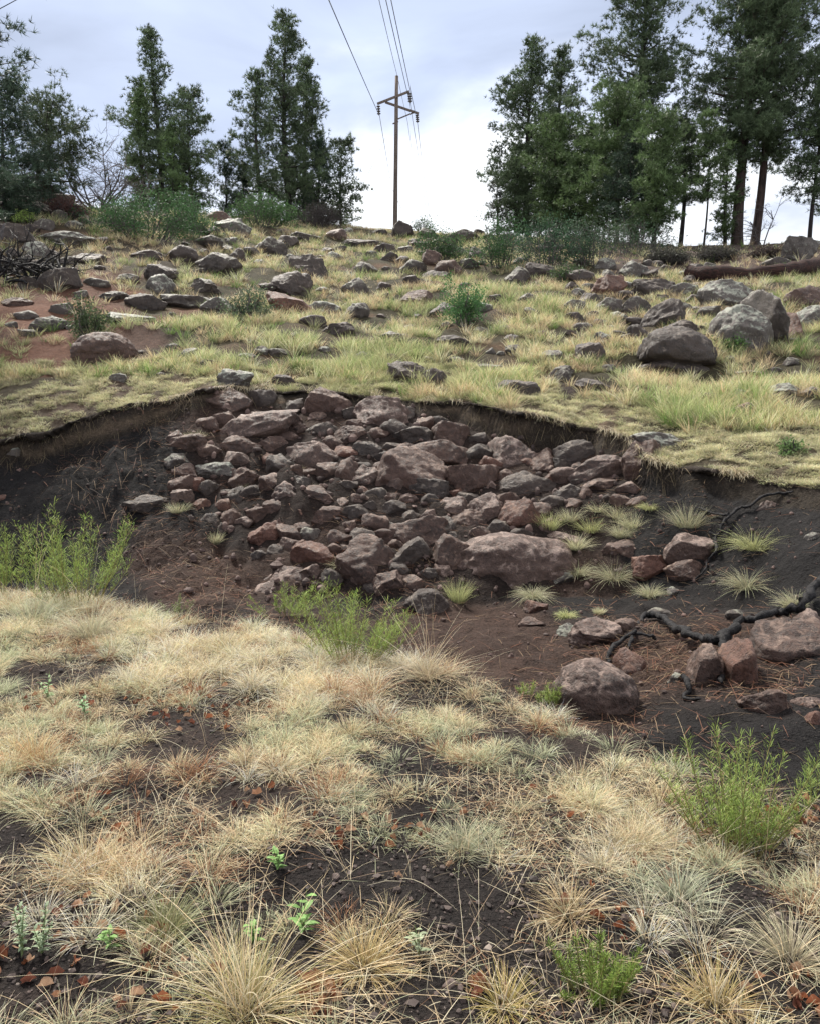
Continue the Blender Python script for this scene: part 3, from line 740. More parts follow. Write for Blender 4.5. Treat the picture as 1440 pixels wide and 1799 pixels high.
# ------------------------------------------------------------------ grass as stuff
STRAW = np.array([.84, .66, .41]); PALE = np.array([.86, .77, .55]); GREYG = np.array([.56, .58, .37]); YGREEN = np.array([.50, .52, .27]); GREEN = np.array([.20, .31, .09]); RUST = np.array([.33, .17, .09])
def pick(n, cols, p):
    c = np.array(cols)[rng.choice(len(cols), n, p=p)]; return c * rng.uniform(.8, 1.15, (n, 1))
def hill_grass():
    A = Acc()
    n = 40000; y = 12 + 46 * rng.uniform(0, 1, n) ** 1.2; k = rng.uniform(-.62, .62, n); x = k * y
    z = T(x, y); _, Ys = Tbase(x, y); px, row = proj(x, y, z)
    lim = Ys[6] + (Ys[7] - Ys[6]) * np.where((px > 430) & (px < 900), .12, .75) + .4 * fbm(x, y, 0, 55, 3)
    dn = .50 + 1.5 * fbm(x * 1.1, y * 1.1, 0, 91, 4)
    red = (px < 270 + 80 * fbm(x, y, 0, 3, 2)) & (row > 470) & (row < 645)
    dn = np.where(red, dn * .10, dn); dn = np.where((px > 1050) & (row < 485), .12, dn)
    dn = np.where((px < 150) & (row < 480), dn * .35, dn)
    dn = np.where((np.abs(px - 1030) < 60) & (np.abs(row - 680) < 22), .05, dn)
    ok = (y > lim) & (wob(x, y) > Ys[6] + .05) & (y < Ys[11] * 1.05) & (rng.uniform(0, 1, n) < dn) & ~rockmask(x, y, -.03)
    x, y, z, px, row = x[ok], y[ok], z[ok], px[ok], row[ok]; m = len(x)
    g = fbm(x * .3, y * .3, 0, 41, 3)
    far = np.clip((560 - row) / 130, 0, 1)
    c = np.where((rng.uniform(0, 1, m) < .50 + .35 * g - .2 * far)[:, None], YGREEN, STRAW) * rng.uniform(.6, 1.35, (m, 1))
    gg = rng.uniform(0, 1, m) < .08 + .12 * (g > .2); c[gg] = GREEN * 1.1
    h = rng.uniform(.16, .46, m) * (1 + .3 * g); h = np.where((px < 350) & (row > 600), h * .8, h)
    wd = .007 + .00028 * y
    for lo, hi, nb in ((0, 20, 38), (20, 30, 26), (30, 80, 17)):
        s = (y >= lo) & (y < hi)
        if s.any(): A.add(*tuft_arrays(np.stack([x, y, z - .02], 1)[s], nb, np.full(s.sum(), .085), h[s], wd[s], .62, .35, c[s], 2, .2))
    # low mat along the rim
    n = 62000; k = rng.uniform(-.62, .62, n); ya = np.interp(k, *FL[5][:2]); yb = np.interp(k, *FL[6][:2]); y = ya - .28 + (yb - ya + 1.6) * rng.uniform(0, 1, n) ** 1.15; x = k * y; _, Ys = Tbase(x, y)
    z = T(x, y); px, row = proj(x, y, z)
    lim2 = Ys[7] + .6 + .5 * fbm(x, y, 0, 55, 3)
    cl = fbm(x * 1.9, y * 1.9, 0, 61, 3)
    ok = (wob(x, y) > Ys[6] - .03) & (y < lim2) & (rng.uniform(0, 1, n) < .74 + 1.7 * fbm(x * 4.2, y * 4.2, 0, 62, 2) + .35 * cl) & ~rockmask(x, y, 0)
    x, y, z, cl, px, row = x[ok], y[ok], z[ok], cl[ok], px[ok], row[ok]; m = len(x)
    mat_c = np.array([.64, .58, .38]); c = np.where((rng.uniform(0, 1, m) < .35)[:, None], np.array([.52, .53, .30]), mat_c) * rng.uniform(.6, 1.3, (m, 1)) * (1 + .3 * fbm(x * 6, y * 6, 0, 63, 2))[:, None]
    c = np.where(((px > 480) & (px < 880) & (rng.uniform(0, 1, m) < .35))[:, None], YGREEN * .9, c)
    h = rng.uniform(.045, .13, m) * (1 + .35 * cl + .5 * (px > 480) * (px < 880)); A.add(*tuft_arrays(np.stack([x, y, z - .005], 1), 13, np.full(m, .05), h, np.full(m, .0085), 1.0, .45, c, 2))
    o = ob('hill_grass', A.mesh('hill_grass'), M_GRASS); tag(o, 'yellow green bunch grass and pale low turf covering the hillside above the gully', 'grass', None, 'stuff')
hill_grass()
def rim_curve(n=900):
    k = np.linspace(-.63, .63, n); kk, Yk, Zk = FL[5]; Y6 = np.interp(k, kk, Yk); Y = Y6.copy()
    for i in range(6): Y = Y6 - (wob(k * Y, Y) - Y)
    return k, Y
def turf_edge():
    k, Y = rim_curve(); n = len(k); x = k * Y; z = T(x, Y + .05)
    out_ = .05 + .12 * fbm(x * 2.3, 0 * x, 1, 71, 3) + .05 * fbm(x * 9, 0 * x, 2, 72, 2); th = .045 + .03 * fbm(x * 3.1, 0 * x, 5, 73, 3).clip(-.8, 1)
    prof = [(.35, .004), (.12, .012), (-.35, .010), (-.85, -.15), (-1.0, -.55), (-.75, -1.0), (-.2, -1.25), (.3, -1.0)]
    V = []; m = len(prof)
    for (a, b) in prof:
        V.append(np.stack([x, Y + a * (out_.clip(.01) + .05) + .012 * fbm(x * 14, a + 0 * x, b, 9, 2), z + b * (th * 1.6 + .02 * fbm(x * 12, a * 3 + 0 * x, b, 10, 2))], 1))
    V = np.stack(V, 1).reshape(-1, 3); i = (np.arange(n - 1) * m)[:, None] + np.arange(m - 1)[None]; i = i.ravel()
    Fq = np.stack([i, i + m, i + m + 1, i + 1], 1); C = np.tile(np.array([.040, .030, .023]), (len(V), 1)) * (1 + .6 * fbm(V[:, 0] * 7, V[:, 1] * 7, V[:, 2] * 9, 3, 3))[:, None]
    o = ob('turf_edge', mesh_np('turf_edge', V, [Fq], np.clip(C, .01, 1), True), M_GROUND); tag(o, None, None, None, 'structure')
turf_edge()
def rim_fringe():
    """dead roots and grass hanging from the broken edge of the sod"""
    A = Acc(); n = 7000; k = rng.uniform(-.6, .6, n)
    kk, Yk, Zk = FL[5]; Y = np.interp(k, kk, Yk) - rng.uniform(-.12, .22, n); x = k * Y
    Y = Y - (wob(x, Y) - Y); x = k * Y; z = T(x, Y); keep = rng.uniform(0, 1, n) < .5 + .8 * fbm(x * 1.5, Y * 0, 0, 12, 3); x, Y, z = x[keep], Y[keep], z[keep]; n = len(x)
    d = np.stack([rng.normal(0, .35, n), -np.abs(rng.normal(.45, .3, n)), rng.uniform(-1, .1, n)], 1); d /= np.linalg.norm(d, axis=1)[:, None]
    c = np.where((rng.uniform(0, 1, n) < .4)[:, None], np.array([.28, .22, .13]), np.array([.10, .07, .05])) * rng.uniform(.5, 1.3, (n, 1))
    A.add(*blades(np.stack([x, Y, z + .01], 1), d, rng.uniform(.05, .24, n), rng.uniform(.004, .009, n), rng.uniform(.2, .8, n), c, 2))
    k, Y = rim_curve(2600); k = k[rng.integers(0, 2600, 9000)]; Y = np.interp(k, *rim_curve(2600)); n = len(k); Y = Y - rng.uniform(-.02, .13, n); x = k * Y; z = T(x, Y + .2)
    keep = rng.uniform(0, 1, n) < .22 + 1.3 * fbm(x * 3.6, 0 * x, 0, 15, 4); x, Y, z = x[keep], Y[keep], z[keep]; n = len(x)
    d = np.stack([rng.normal(0, .5, n), -np.abs(rng.normal(.7, .4, n)), rng.uniform(-.6, .8, n)], 1); d /= np.linalg.norm(d, axis=1)[:, None]
    c = pick(n, [PALE * .9, STRAW * .8, np.array([.2, .15, .09])], [.45, .3, .25])
    A.add(*blades(np.stack([x, Y, z + .012], 1), d, rng.uniform(.03, .12, n), rng.uniform(.004, .009, n), rng.uniform(.3, 1.6, n), c, 3))
    n = 260; px_ = rng.normal(0, 1, n); base_ = [hit(a, b) for a, b in ((105, 800), (120, 830), (140, 860), (165, 890), (190, 925), (150, 810), (225, 770), (350, 740), (215, 960), (250, 985), (250, 800), (290, 845))]
    bb = np.array([tuple(base_[i]) for i in rng.integers(0, len(base_), n)]); x = bb[:, 0] + rng.normal(0, .22, n); Y = bb[:, 1] + rng.normal(0, .2, n); z = T(x, Y)
    d = np.stack([rng.normal(.25, .4, n), rng.normal(-.6, .3, n), rng.normal(-.35, .3, n)], 1); d /= np.linalg.norm(d, axis=1)[:, None]
    A.add(*blades(np.stack([x, Y, z + .03], 1), d, rng.uniform(.1, .4, n), rng.uniform(.004, .010, n), rng.uniform(0, .4, n), pick(n, [np.array([.34, .24, .15]), np.array([.24, .12, .08]), np.array([.12, .08, .06])], [.35, .35, .3]), 4))
    # straw litter and dry roots strewn down the pile and on the floor
    n = 46000; y = rng.uniform(5, 14, n); k = rng.uniform(-.58, .58, n); x = k * y; _, Ys = Tbase(x, y); z = T(x, y) + fill(x, y); px, row = proj(x, y, z)
    dn = .09 + .30 * (fbm(x * .9, y * .9, 0, 14, 3) > .15) + 1.2 * np.exp(-((px - 270 - (row - 760) * .35) / 60) ** 2) + 1.0 * np.exp(-((px - 120 - (row - 760) * .7) / 26) ** 2) * (row > 720) * (row < 1060) + .5 * ((px > 330) & (px < 800) & (row > 760)) * (fbm(x * 1.2, y * 1.2, 0, 4, 3) > .05)
    dn += .9 * np.exp(-((px - 1180) / 130) ** 2 - ((row - 1150) / 50) ** 2) + .9 * np.exp(-((px - 1380) / 60) ** 2 - ((row - 1190) / 40) ** 2) + .5 * np.exp(-((px - 1240) / 70) ** 2 - ((row - 985) / 45) ** 2)
    ok = (y > Ys[3]) & (y < Ys[6]) & (rng.uniform(0, 1, n) < dn); x, y, z = x[ok], y[ok], z[ok]; n = len(x)
    az = rng.uniform(0, 6.28, n); el = rng.uniform(-.1, .5, n); d = np.stack([np.cos(az) * np.cos(el), np.sin(az) * np.cos(el), np.sin(el)], 1)
    c = pick(n, [np.array([.30, .14, .085]), np.array([.36, .25, .15]), np.array([.14, .09, .065])], [.4, .3, .3])
    A.add(*blades(np.stack([x, y, z + .01], 1), d, rng.uniform(.05, .26, n), rng.uniform(.004, .009, n), rng.uniform(0, .5, n), c, 2))
    o = ob('dry_litter', A.mesh('dry_litter'), M_GRASS); tag(o, 'dead roots and rusty straw litter hanging from the rim and strewn in the gully', 'litter', None, 'stuff')
rim_fringe()
BARE = [(330,1310,95,38),(640,1545,220,62),(90,1745,170,55),(820,1600,150,60),(1330,1640,70,40),(780,1760,120,45),(450,1405,110,30),(60,1190,60,30),(1250,1570,70,24),(930,1700,60,40),(160,1600,90,26),(1000,1345,80,16),(540,1690,90,40),(1180,1530,60,20),(1390,1530,40,24)]
def near_grass():
    A = Acc()
    n = 8200; y = 1.5 + 6.6 * rng.uniform(0, 1, n) ** .9; k = rng.uniform(-.66, .66, n); x = k * y; z = T(x, y); _, Ys = Tbase(x, y); px, row = proj(x, y, z)
    dn = .62 + 1.0 * fbm(x * 2.0, y * 2.0, 0, 101, 3); dn = dn + .34 * sm((1480 - row) / 200) + .25 * sm((300 - px) / 200) * (row < 1600)
    dn = dn - .44; dn = np.where(row > 1420, dn * .40, dn)
    for (a, b, rx, ry) in BARE:
        e = ((px - a) / rx) ** 2 + ((row - b) / ry) ** 2 + .5 * fbm(x * 3, y * 3, 0, 8, 2); dn = dn * np.where(e < 1, .04, 1)
    ok = (y < Ys[2] + .12) & (rng.uniform(0, 1, n) < dn); x, y, z, px, row = x[ok], y[ok], z[ok], px[ok], row[ok]; m = len(x)
    g = fbm(x * .8, y * .8, 0, 111, 3)
    u = rng.uniform(0, 1, m) + .35 * g
    c = np.where((u < .30)[:, None], GREYG, np.where((u < .78)[:, None], STRAW, PALE)) * rng.uniform(.78, 1.15, (m, 1))
    c[rng.uniform(0, 1, m) < .07] = RUST * 1.2
    h = rng.uniform(.04, .18, m) * (1 + .35 * g) * np.where(row > 1440, .8, 1)
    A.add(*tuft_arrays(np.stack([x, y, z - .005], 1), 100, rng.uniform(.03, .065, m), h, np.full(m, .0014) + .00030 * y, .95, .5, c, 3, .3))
    # sparse matted short dead grass everywhere (except bare cinders)
    n = 120000; y = 1.4 + 6.6 * rng.uniform(0, 1, n) ** .8; k = rng.uniform(-.66, .66, n); x = k * y; z = T(x, y); _, Ys = Tbase(x, y); px, row = proj(x, y, z)
    dn = .28 + .95 * fbm(x * 2.2, y * 2.2, 0, 131, 3)
    for (a, b, rx, ry) in BARE: dn = dn * np.where(((px - a) / rx) ** 2 + ((row - b) / ry) ** 2 < .9, .10, 1)
    ok = (y < Ys[2] + .4) & (rng.uniform(0, 1, n) < dn); x, y, z = x[ok], y[ok], z[ok]; n = len(x)
    az = rng.uniform(0, 6.28, n); el = np.abs(rng.normal(0, .45, n)); d = np.stack([np.cos(az) * np.cos(el), np.sin(az) * np.cos(el), np.sin(el)], 1)
    c = pick(n, [STRAW, np.array([.30, .24, .16]), RUST, GREYG, PALE], [.3, .25, .15, .15, .15])
    A.add(*blades(np.stack([x, y, z + .004], 1), d, rng.uniform(.03, .13, n), rng.uniform(.0015, .003, n), rng.uniform(0, .6, n), c, 2))
    # long loose stalks
    n = 1000; y = 1.5 + 5.8 * rng.uniform(0, 1, n); k = rng.uniform(-.62, .62, n); x = k * y; z = T(x, y); _, Ys = Tbase(x, y); ok = y < Ys[2] + .1; x, y, z = x[ok], y[ok], z[ok]; n = len(x)
    az = rng.uniform(0, 6.28, n); el = rng.uniform(.05, 1.5, n); d = np.stack([np.cos(az) * np.cos(el), np.sin(az) * np.cos(el), np.sin(el)], 1)
    c = pick(n, [STRAW * 1.1, PALE * 1.1, np.array([.5, .36, .24])], [.4, .4, .2]); A.add(*blades(np.stack([x, y, z], 1), d, rng.uniform(.2, .5, n), np.full(n, .0019), rng.uniform(.1, .9, n), c, 6, 1.2))
    o = ob('foreground_grass', A.mesh('foreground_grass'), M_GRASS); tag(o, 'straw coloured and grey green bunch grass carpeting the near bank', 'grass', None, 'stuff')
near_grass()
def leaf_litter():
    """curled lobed oak leaves lying between the near tufts"""
    n = 360; cl = [(420,1420,60,20),(200,1450,30,30),(275,1700,40,60),(130,1640,50,30),(40,1700,60,30),(730,1470,60,25),(620,1460,60,14),(1010,1420,40,20),(1130,1530,60,22),(1300,1490,60,18),(300,1230,60,20),(470,1260,50,20),(840,1740,14,10),(560,1755,20,20),(1100,1620,60,24),(1390,1440,50,14),(320,1260,60,12),(90,1240,60,10),(1420,1760,50,30)]
    V = []; Fc = []; C = []; b = 0
    for i in range(n):
        a = cl[rng.integers(len(cl))]; p = hit(a[0] + rng.normal(0, a[2] * .9), min(1790, a[1] + rng.normal(0, a[3] * 1.0)))
        if p is None or p.y > 7: continue
        s = rng.uniform(.008, .019); th = rng.uniform(0, 6.28); out_ = []
        m = 14
        for j in range(m):
            t = j / m * 2 * math.pi; r = s * (.62 + .38 * abs(math.cos(t * 2.5))) ; out_.append((math.cos(t) * r * 1.5, math.sin(t) * r * .8, s * 1.1 * math.sin(t) ** 2 + rng.uniform(0, s * .35)))
        rot = Matrix.Rotation(th, 3, 'Z') @ Matrix.Rotation(rng.normal(0, .5), 3, 'X') @ Matrix.Rotation(rng.normal(0, .4), 3, 'Y')
        col = np.array([[.26, .10, .05], [.18, .07, .045], [.32, .17, .10], [.40, .26, .17]][rng.integers(4)]) * rng.uniform(.7, 1.3)
        V.append(p + Vector((0, 0, .012))); C.append(col)
        for q in out_: V.append(p + rot @ Vector(q) + Vector((0, 0, .01 + rng.uniform(0, .01)))); C.append(col * rng.uniform(.8, 1.2))
        for j in range(m): Fc.append((b, b + 1 + j, b + 1 + (j + 1) % m))
        b += m + 1
    me = mesh_np('leaf_litter', np.array([tuple(v) for v in V]), [np.array(Fc)], np.clip(np.array(C), 0, 1)); o = ob('leaf_litter', me, M_LEAF)
    tag(o, 'rusty orange dead oak leaves lying between the near grass tufts', 'leaf litter', None, 'stuff')
leaf_litter()

# ------------------------------------------------------------------ single tufts
def grass_tuft(px, row, hp, label, cols, group=None, nb=200, spread=1.0, droop=.4, wd=None, seg=3, stalks=0, wpx=None):
    p = hit(px, row); 
    if p is None: return
    s = mpx(p.y); H = hp * s; rad = (wpx or hp) * s * .22
    r0 = empty('grass_tuft', p) if stalks else None
    V, Fq, C = tuft_arrays(np.array([[0, 0, -.01]]), nb, [rad], [H], [wd or max(.0022, .0007 * p.y)], spread, droop, np.array([list(cols)]), seg, .16)
    me = mesh_np('blades' if stalks else 'grass_tuft', V, [Fq], C)
    if not stalks: o = ob('grass_tuft', me, M_GRASS, None, p); return tag(o, label, 'grass tuft', group)
    ob('blades', me, M_GRASS, r0)
    az = rng.uniform(0, 6.28, stalks); th = rng.uniform(.05, 1.25, stalks); d = np.stack([np.cos(az) * np.sin(th), np.sin(az) * np.sin(th) * .7, np.cos(th)], 1)
    V, Fq, C = blades(np.tile([[0, 0, 0.0]], (stalks, 1)) + rng.normal(0, .02, (stalks, 3)) * [1, 1, 0], d, H * rng.uniform(1.1, 2.3, stalks), np.full(stalks, .0028), rng.uniform(.05, .5, stalks), pick(stalks, [PALE, STRAW * 1.1], [.6, .4]), 8, 1.2)
    ob('seed_stalks', mesh_np('seed_stalks', V, [Fq], C), M_GRASS, r0); return tag(r0, label, 'grass tuft', group)
GT = 'pale grass tufts growing on the gully sand'
PG = [.64, .62, .40]; YG = [.60, .62, .30]
for a in [
 (962,930,34,'yellow green tuft at the left end of the grass mound in the gully',YG,46),(1000,915,26,'tuft on the crest of the grass mound in the gully',PG,40),(1050,900,26,'second tuft along the crest of the gully grass mound',PG,40),(1085,912,26,'tuft right of centre on the gully grass mound',PG,36),(1112,928,24,'tuft at the right end of the gully grass mound',PG,34),
 (1010,965,30,'tuft hanging over the right end of the biggest gully slab',PG,34),(1015,1012,26,'tuft low beside the grey rock under the slab',PG,34),(1035,935,24,'olive tuft in the middle of the gully grass mound',YG,40),(1090,945,24,'olive tuft below the right of the gully grass mound',PG,34),
 (1140,895,22,'small round tuft on black sand right of the mound',YG,34),(1207,925,34,'wide pale tuft on black sand under the right rim',PG,60),(1323,965,42,'tuft with brown stalks beside the thin black root',YG,56),(1310,1035,40,'tuft on the slope below the one with brown stalks',PG,42),(1078,1018,34,'broad tuft among stones right of the biggest slab',PG,54),(1140,1048,24,'flat tuft on sand below the rusty boulder',PG,48),
 (935,1050,26,'tuft at the lower right foot of the biggest slab',PG,40),(803,1058,34,'bright tuft at the lower left foot of the biggest slab',YG,48),(993,1085,18,'tiny olive tuft on black sand left of the charred root',YG,26),(1051,1080,14,'tiny pale ball of grass alone on black sand',PG,20),(1395,1070,44,'tuft behind the right end of the charred root',PG,50),
 (315,900,22,'pale tuft crowning the dark sand cone at the left',PG,34),(528,828,14,'small straw tuft on the grey boulder with root strands',PG,22),(378,955,18,'pale tuft low on the left sand cone',PG,26),(600,998,22,'pale tuft hanging before the large rounded bottom boulder',PG,26),(345,772,14,'small tuft at the upper left edge of the pile',PG,30),(430,858,12,'straw tuft above the small sand cone',PG,26),(556,868,16,'straw tuft below the grey boulder with root strands',PG,26),
]: grass_tuft(a[0], a[1], a[2] * random.uniform(1.1, 1.7), a[3], np.array(a[4]) * random.uniform(.75, 1.05), GT, 430, random.uniform(.45, .95), random.uniform(.3, .9), .0048, 3, 0, a[5] * random.uniform(1.1, 1.7))
FGT = 'large bunch grass tufts of the near bank'
for a in [
 (430,1785,200,'big bunchgrass with long radiating seed stalks at the bottom of the photo',[.50,.43,.20],420,90,.9),
 (640,1700,110,'round golden tuft right of the big radiating bunchgrass',[.55,.42,.20],420,16,1.0),
 (290,1640,120,'upright olive green tuft left of the bare cinder patch',[.36,.36,.18],380,12,.6),
 (150,1530,120,'tawny tuft at the left with dense fine blades',[.58,.48,.27],420,10,1.0),
 (810,1500,90,'grey green tuft right above the bare cinder patch',[.44,.44,.30],360,6,.8),
 (1190,1580,110,'pale sage coloured tuft at the lower right',[.46,.48,.34],420,6,.9),
 (1110,1500,110,'dense cream tuft right of centre',[.62,.52,.34],420,8,1.0),
 (1390,1690,120,'pale tuft at the lower right frame edge',[.56,.50,.34],420,8,.9),
 (885,1770,90,'small yellow based tuft at the bottom right of centre',[.54,.44,.16],260,14,1.0),
 (1260,1770,110,'golden based tuft with tall stalks at the bottom right',[.56,.44,.20],300,26,.9),
 (1000,1610,90,'sprawling tawny tuft above the small green broom',[.54,.42,.24],380,12,1.2),
 (60,1100,110,'thick grey green tuft on the bank edge at the far left',[.50,.50,.33],360,6,.8),
 (160,1120,100,'thick pale tuft on the bank edge left of the centre',[.54,.50,.34],360,8,.9),
 (390,1150,80,'creamy tuft on the bank edge below the sand cone',[.58,.52,.33],320,8,.9),
 (750,1190,90,'feathery straw tuft on the bank edge right of the central broom',[.60,.50,.34],320,26,.9),
 (60,1340,90,'orange tinted tuft at the left frame edge',[.56,.38,.18],300,8,1.0),
]: grass_tuft(a[0], a[1], a[2], a[3], a[4], FGT, a[5], a[7], .5, None, 4, a[6])

# ------------------------------------------------------------------ broom-like green plants
def broom(px, row, hp, wpx, label, nst, cl=(.36, .48, .12), leaf=.028, dens=46, name='green_broom'):
    p = hit(px, row)
    if p is None: return
    s = mpx(p.y); H = hp * s; Wd = wpx * s; r0 = empty(name, p); TB = Tubes(); bs = []; ds = []
    for i in range(nst):
        a = random.uniform(0, 6.28); rr = random.random() ** .6; h = H * random.uniform(.35, 1.08) * (1 - .2 * rr)
        bx, by = math.cos(a) * rr * Wd * .24, math.sin(a) * rr * Wd * .2; ex, ey = math.cos(a) * rr * Wd * .62 + random.gauss(0, .08 * H), math.sin(a) * rr * Wd * .35
        pts = []; 
        for j in range(6):
            t = j / 5; pts.append(Vector((bx + (ex - bx) * t + .02 * H * math.sin(3 * t + i), by + (ey - by) * t, -.02 + h * t)))
        g = random.uniform(.8, 1.2); TB.add(pts, [.0035, .003, .0026, .002, .0015, .001], 4, (.30 * g, .27 * g, .11 * g), False)
        for j in range(int(dens * 2.1)):
            t = random.uniform(.22, 1.0); q = t * 5; i0 = min(4, int(q)); b_ = pts[i0].lerp(pts[i0+1], q - i0)
            az = random.uniform(0, 6.28); el = random.uniform(.5, 1.25); L_ = 1
            # short side twigs carry the leaves
            off = Vector((math.cos(az) * math.cos(el), math.sin(az) * math.cos(el), math.sin(el))) * random.uniform(0, .13 * H) * (1.1 - t * .7)
            bs.append(b_ + off); ds.append((math.cos(az) * math.cos(el), math.sin(az) * math.cos(el), math.sin(el)))
    ob('stems', TB.mesh('stems'), M_LEAF, r0); n = len(bs)
    c = np.array(cl) * rng.uniform(.45, 1.5, (n, 1)) * rng.uniform(.9, 1.1, (n, 3))
    V, Fq, C = blades(np.array([tuple(b) for b in bs]), np.array(ds), leaf * .7 * rng.uniform(.5, 1.5, n), np.full(n, max(.0026, .0007 * p.y)), rng.uniform(0, .3, n), c, 2)
    ob('leaves', mesh_np('leaves', V, [Fq], C), M_LEAF, r0); return tag(r0, label, 'shrub', None)
broom(128, 1060, 190, 210, 'bright green wispy broom against the black slope at the left', 46, dens=60, leaf=.05)
broom(5, 1050, 150, 90, 'green broom cut by the left frame edge', 18, dens=60, leaf=.05)
broom(620, 1165, 165, 230, 'bright green wispy broom in the centre on the bank edge', 44, dens=60, leaf=.045)
broom(500, 1085, 70, 120, 'low green broom left of the central one', 22, dens=44, leaf=.04)
broom(1290, 1490, 250, 240, 'tall green broom on the near bank at the right', 44, dens=70, leaf=.034)
broom(1430, 1400, 120, 60, 'green sprig at the right frame edge beside the tall broom', 8, dens=40, leaf=.03)
broom(965, 1240, 60, 50, 'small green broom left of the large domed mauve boulder', 14, dens=30, leaf=.04)
broom(925, 1225, 45, 30, 'tiny green sprig left of the small broom', 7, dens=24, leaf=.04)
broom(1045, 1750, 130, 150, 'feathery green broom at the bottom right of centre', 30, (.24, .34, .07), dens=70, leaf=.02)
broom(310, 1085, 55, 60, 'small pale green sprig at the foot of the left sand cone', 8, (.26, .33, .12), dens=26, leaf=.035)
def herb(px, row, hp, label, cl=(.22, .38, .12), n=26, leaf=.035, name='leafy_herb'):
    p = hit(px, row)
    if p is None: return
    H = hp * mpx(p.y); r0 = empty(name, p); TB = Tubes(); A = Acc(); 
    for s_ in range(3):
        ex, ey = random.gauss(0, H * .18), random.gauss(0, H * .15); h = H * random.uniform(.6, 1)
        pts = [Vector((ex * t * t, ey * t, h * t)) for t in (0, .3, .6, 1)]; TB.add(pts, [.003, .0025, .002, .001], 4, (.22, .28, .12), False)
        m = n // 3; bs = []; ds = []
        for j in range(m):
            t = .25 + .75 * j / m; q = t * 3; i0 = min(2, int(q)); bs.append(tuple(pts[i0].lerp(pts[i0+1], q - i0))); az = j * 2.4; el = .25 + .5 * t; ds.append((math.cos(az) * math.cos(el), math.sin(az) * math.cos(el), math.sin(el)))
        bs, ds = np.array(bs), np.array(ds); L_ = leaf * rng.uniform(.7, 1.3, m)
        # leaf-shaped: widest in the middle
        side = np.cross(ds, [0, 0, 1.0]); side /= np.linalg.norm(side, axis=1)[:, None] + 1e-9; tt = [0, .3, .65, 1.0]; ww = [.04, .30, .22, .02]
        V = np.zeros((m, 8, 3)); 
        for i, (t, w_) in enumerate(zip(tt, ww)):
            c_ = bs + ds * (L_ * t)[:, None] - np.array([0, 0, 1.0]) * (L_ * .35 * t * t)[:, None]; V[:, 2*i] = c_ - side * (L_ * w_)[:, None] * .6; V[:, 2*i+1] = c_ + side * (L_ * w_)[:, None] * .6
        off = (np.arange(m) * 8)[:, None]; Fq = np.concatenate([off + np.array([2*i, 2*i+1, 2*i+3, 2*i+2]) for i in range(3)])
        C = np.repeat(np.array(cl)[None] * rng.uniform(.75, 1.3, (m, 1)), 8, 0); A.add(V.reshape(-1, 3), Fq, C)
    ob('stems', TB.mesh('stems'), M_LEAF, r0); ob('leaves', A.mesh('leaves'), M_LEAF, r0); tag(r0, label, 'plant')
herb(490, 1530, 70, 'leafy green herb at the upper edge of the bare cinder patch')
herb(535, 1640, 110, 'tall leafy herb in the middle of the bare cinder patch', n=20, leaf=.045)
herb(445, 1660, 50, 'small herb beside the big radiating bunchgrass')
herb(195, 1670, 45, 'small green herb beside rusty leaves at the lower left')
herb(85, 1230, 60, 'pale green herb on the left of the near bank', (.30, .44, .22))
herb(150, 1260, 50, 'second pale green herb, right of the first on the left bank', (.26, .42, .22))
herb(735, 1680, 70, 'grey green herb at the right of the golden tuft', (.32, .38, .24), 20)
herb(40, 1690, 130, 'grey green stalky herb at the lower left frame edge', (.28, .36, .22), 60, .022)
herb(75, 1680, 100, 'second grey green stalky herb near the lower left edge', (.28, .36, .22), 60, .022)

# ------------------------------------------------------------------ burnt wood
def poly_tube(name, parts, matl, label, cat, lift=.0, sides=9, group=None, jit=.34):
    """parts: list of (list of (px,row,radius_px, lift_m)); first entry is the trunk, rest are branches; all on the ground"""
    roots = None; base = None
    for pi, pr in enumerate(parts):
        pts = []; rad = []
        for q in pr:
            px, row, rp = q[:3]; up = q[3] if len(q) > 3 else 0
            h = hit(px, row + rp)
            if h is None: continue
            Y = h.y - up; pt = P(px, row, Y); pts.append(pt); rad.append(rp * mpx(Y) * (.8 if matl is M_CHAR else 1.0))
        # refine
        P2 = []; R2 = []
        for i in range(len(pts) - 1):
            m = 5
            for j in range(m):
                t = j / m; a = pts[max(i-1, 0)]; b = pts[i]; c = pts[i+1]; d = pts[min(i+2, len(pts)-1)]
                q = .5 * ((2*b) + (c - a) * t + (2*a - 5*b + 4*c - d) * t*t + (3*b - a - 3*c + d) * t**3)
                r = rad[i] + (rad[i+1] - rad[i]) * t; P2.append(q + Vector([random.gauss(0, 1) for _ in range(3)]) * r * jit); R2.append(r * random.uniform(.75, 1.2))
        P2.append(pts[-1]); R2.append(rad[-1] * .6)
        if pi == 0: base = P2[0].copy(); root = empty(name, base)
        tb = Tubes(); tb.add(P2, R2, sides); ob('stem' if pi == 0 else 'branch', tb.mesh('wood', True, base), matl, root)
    return tag(root, label, cat, group)
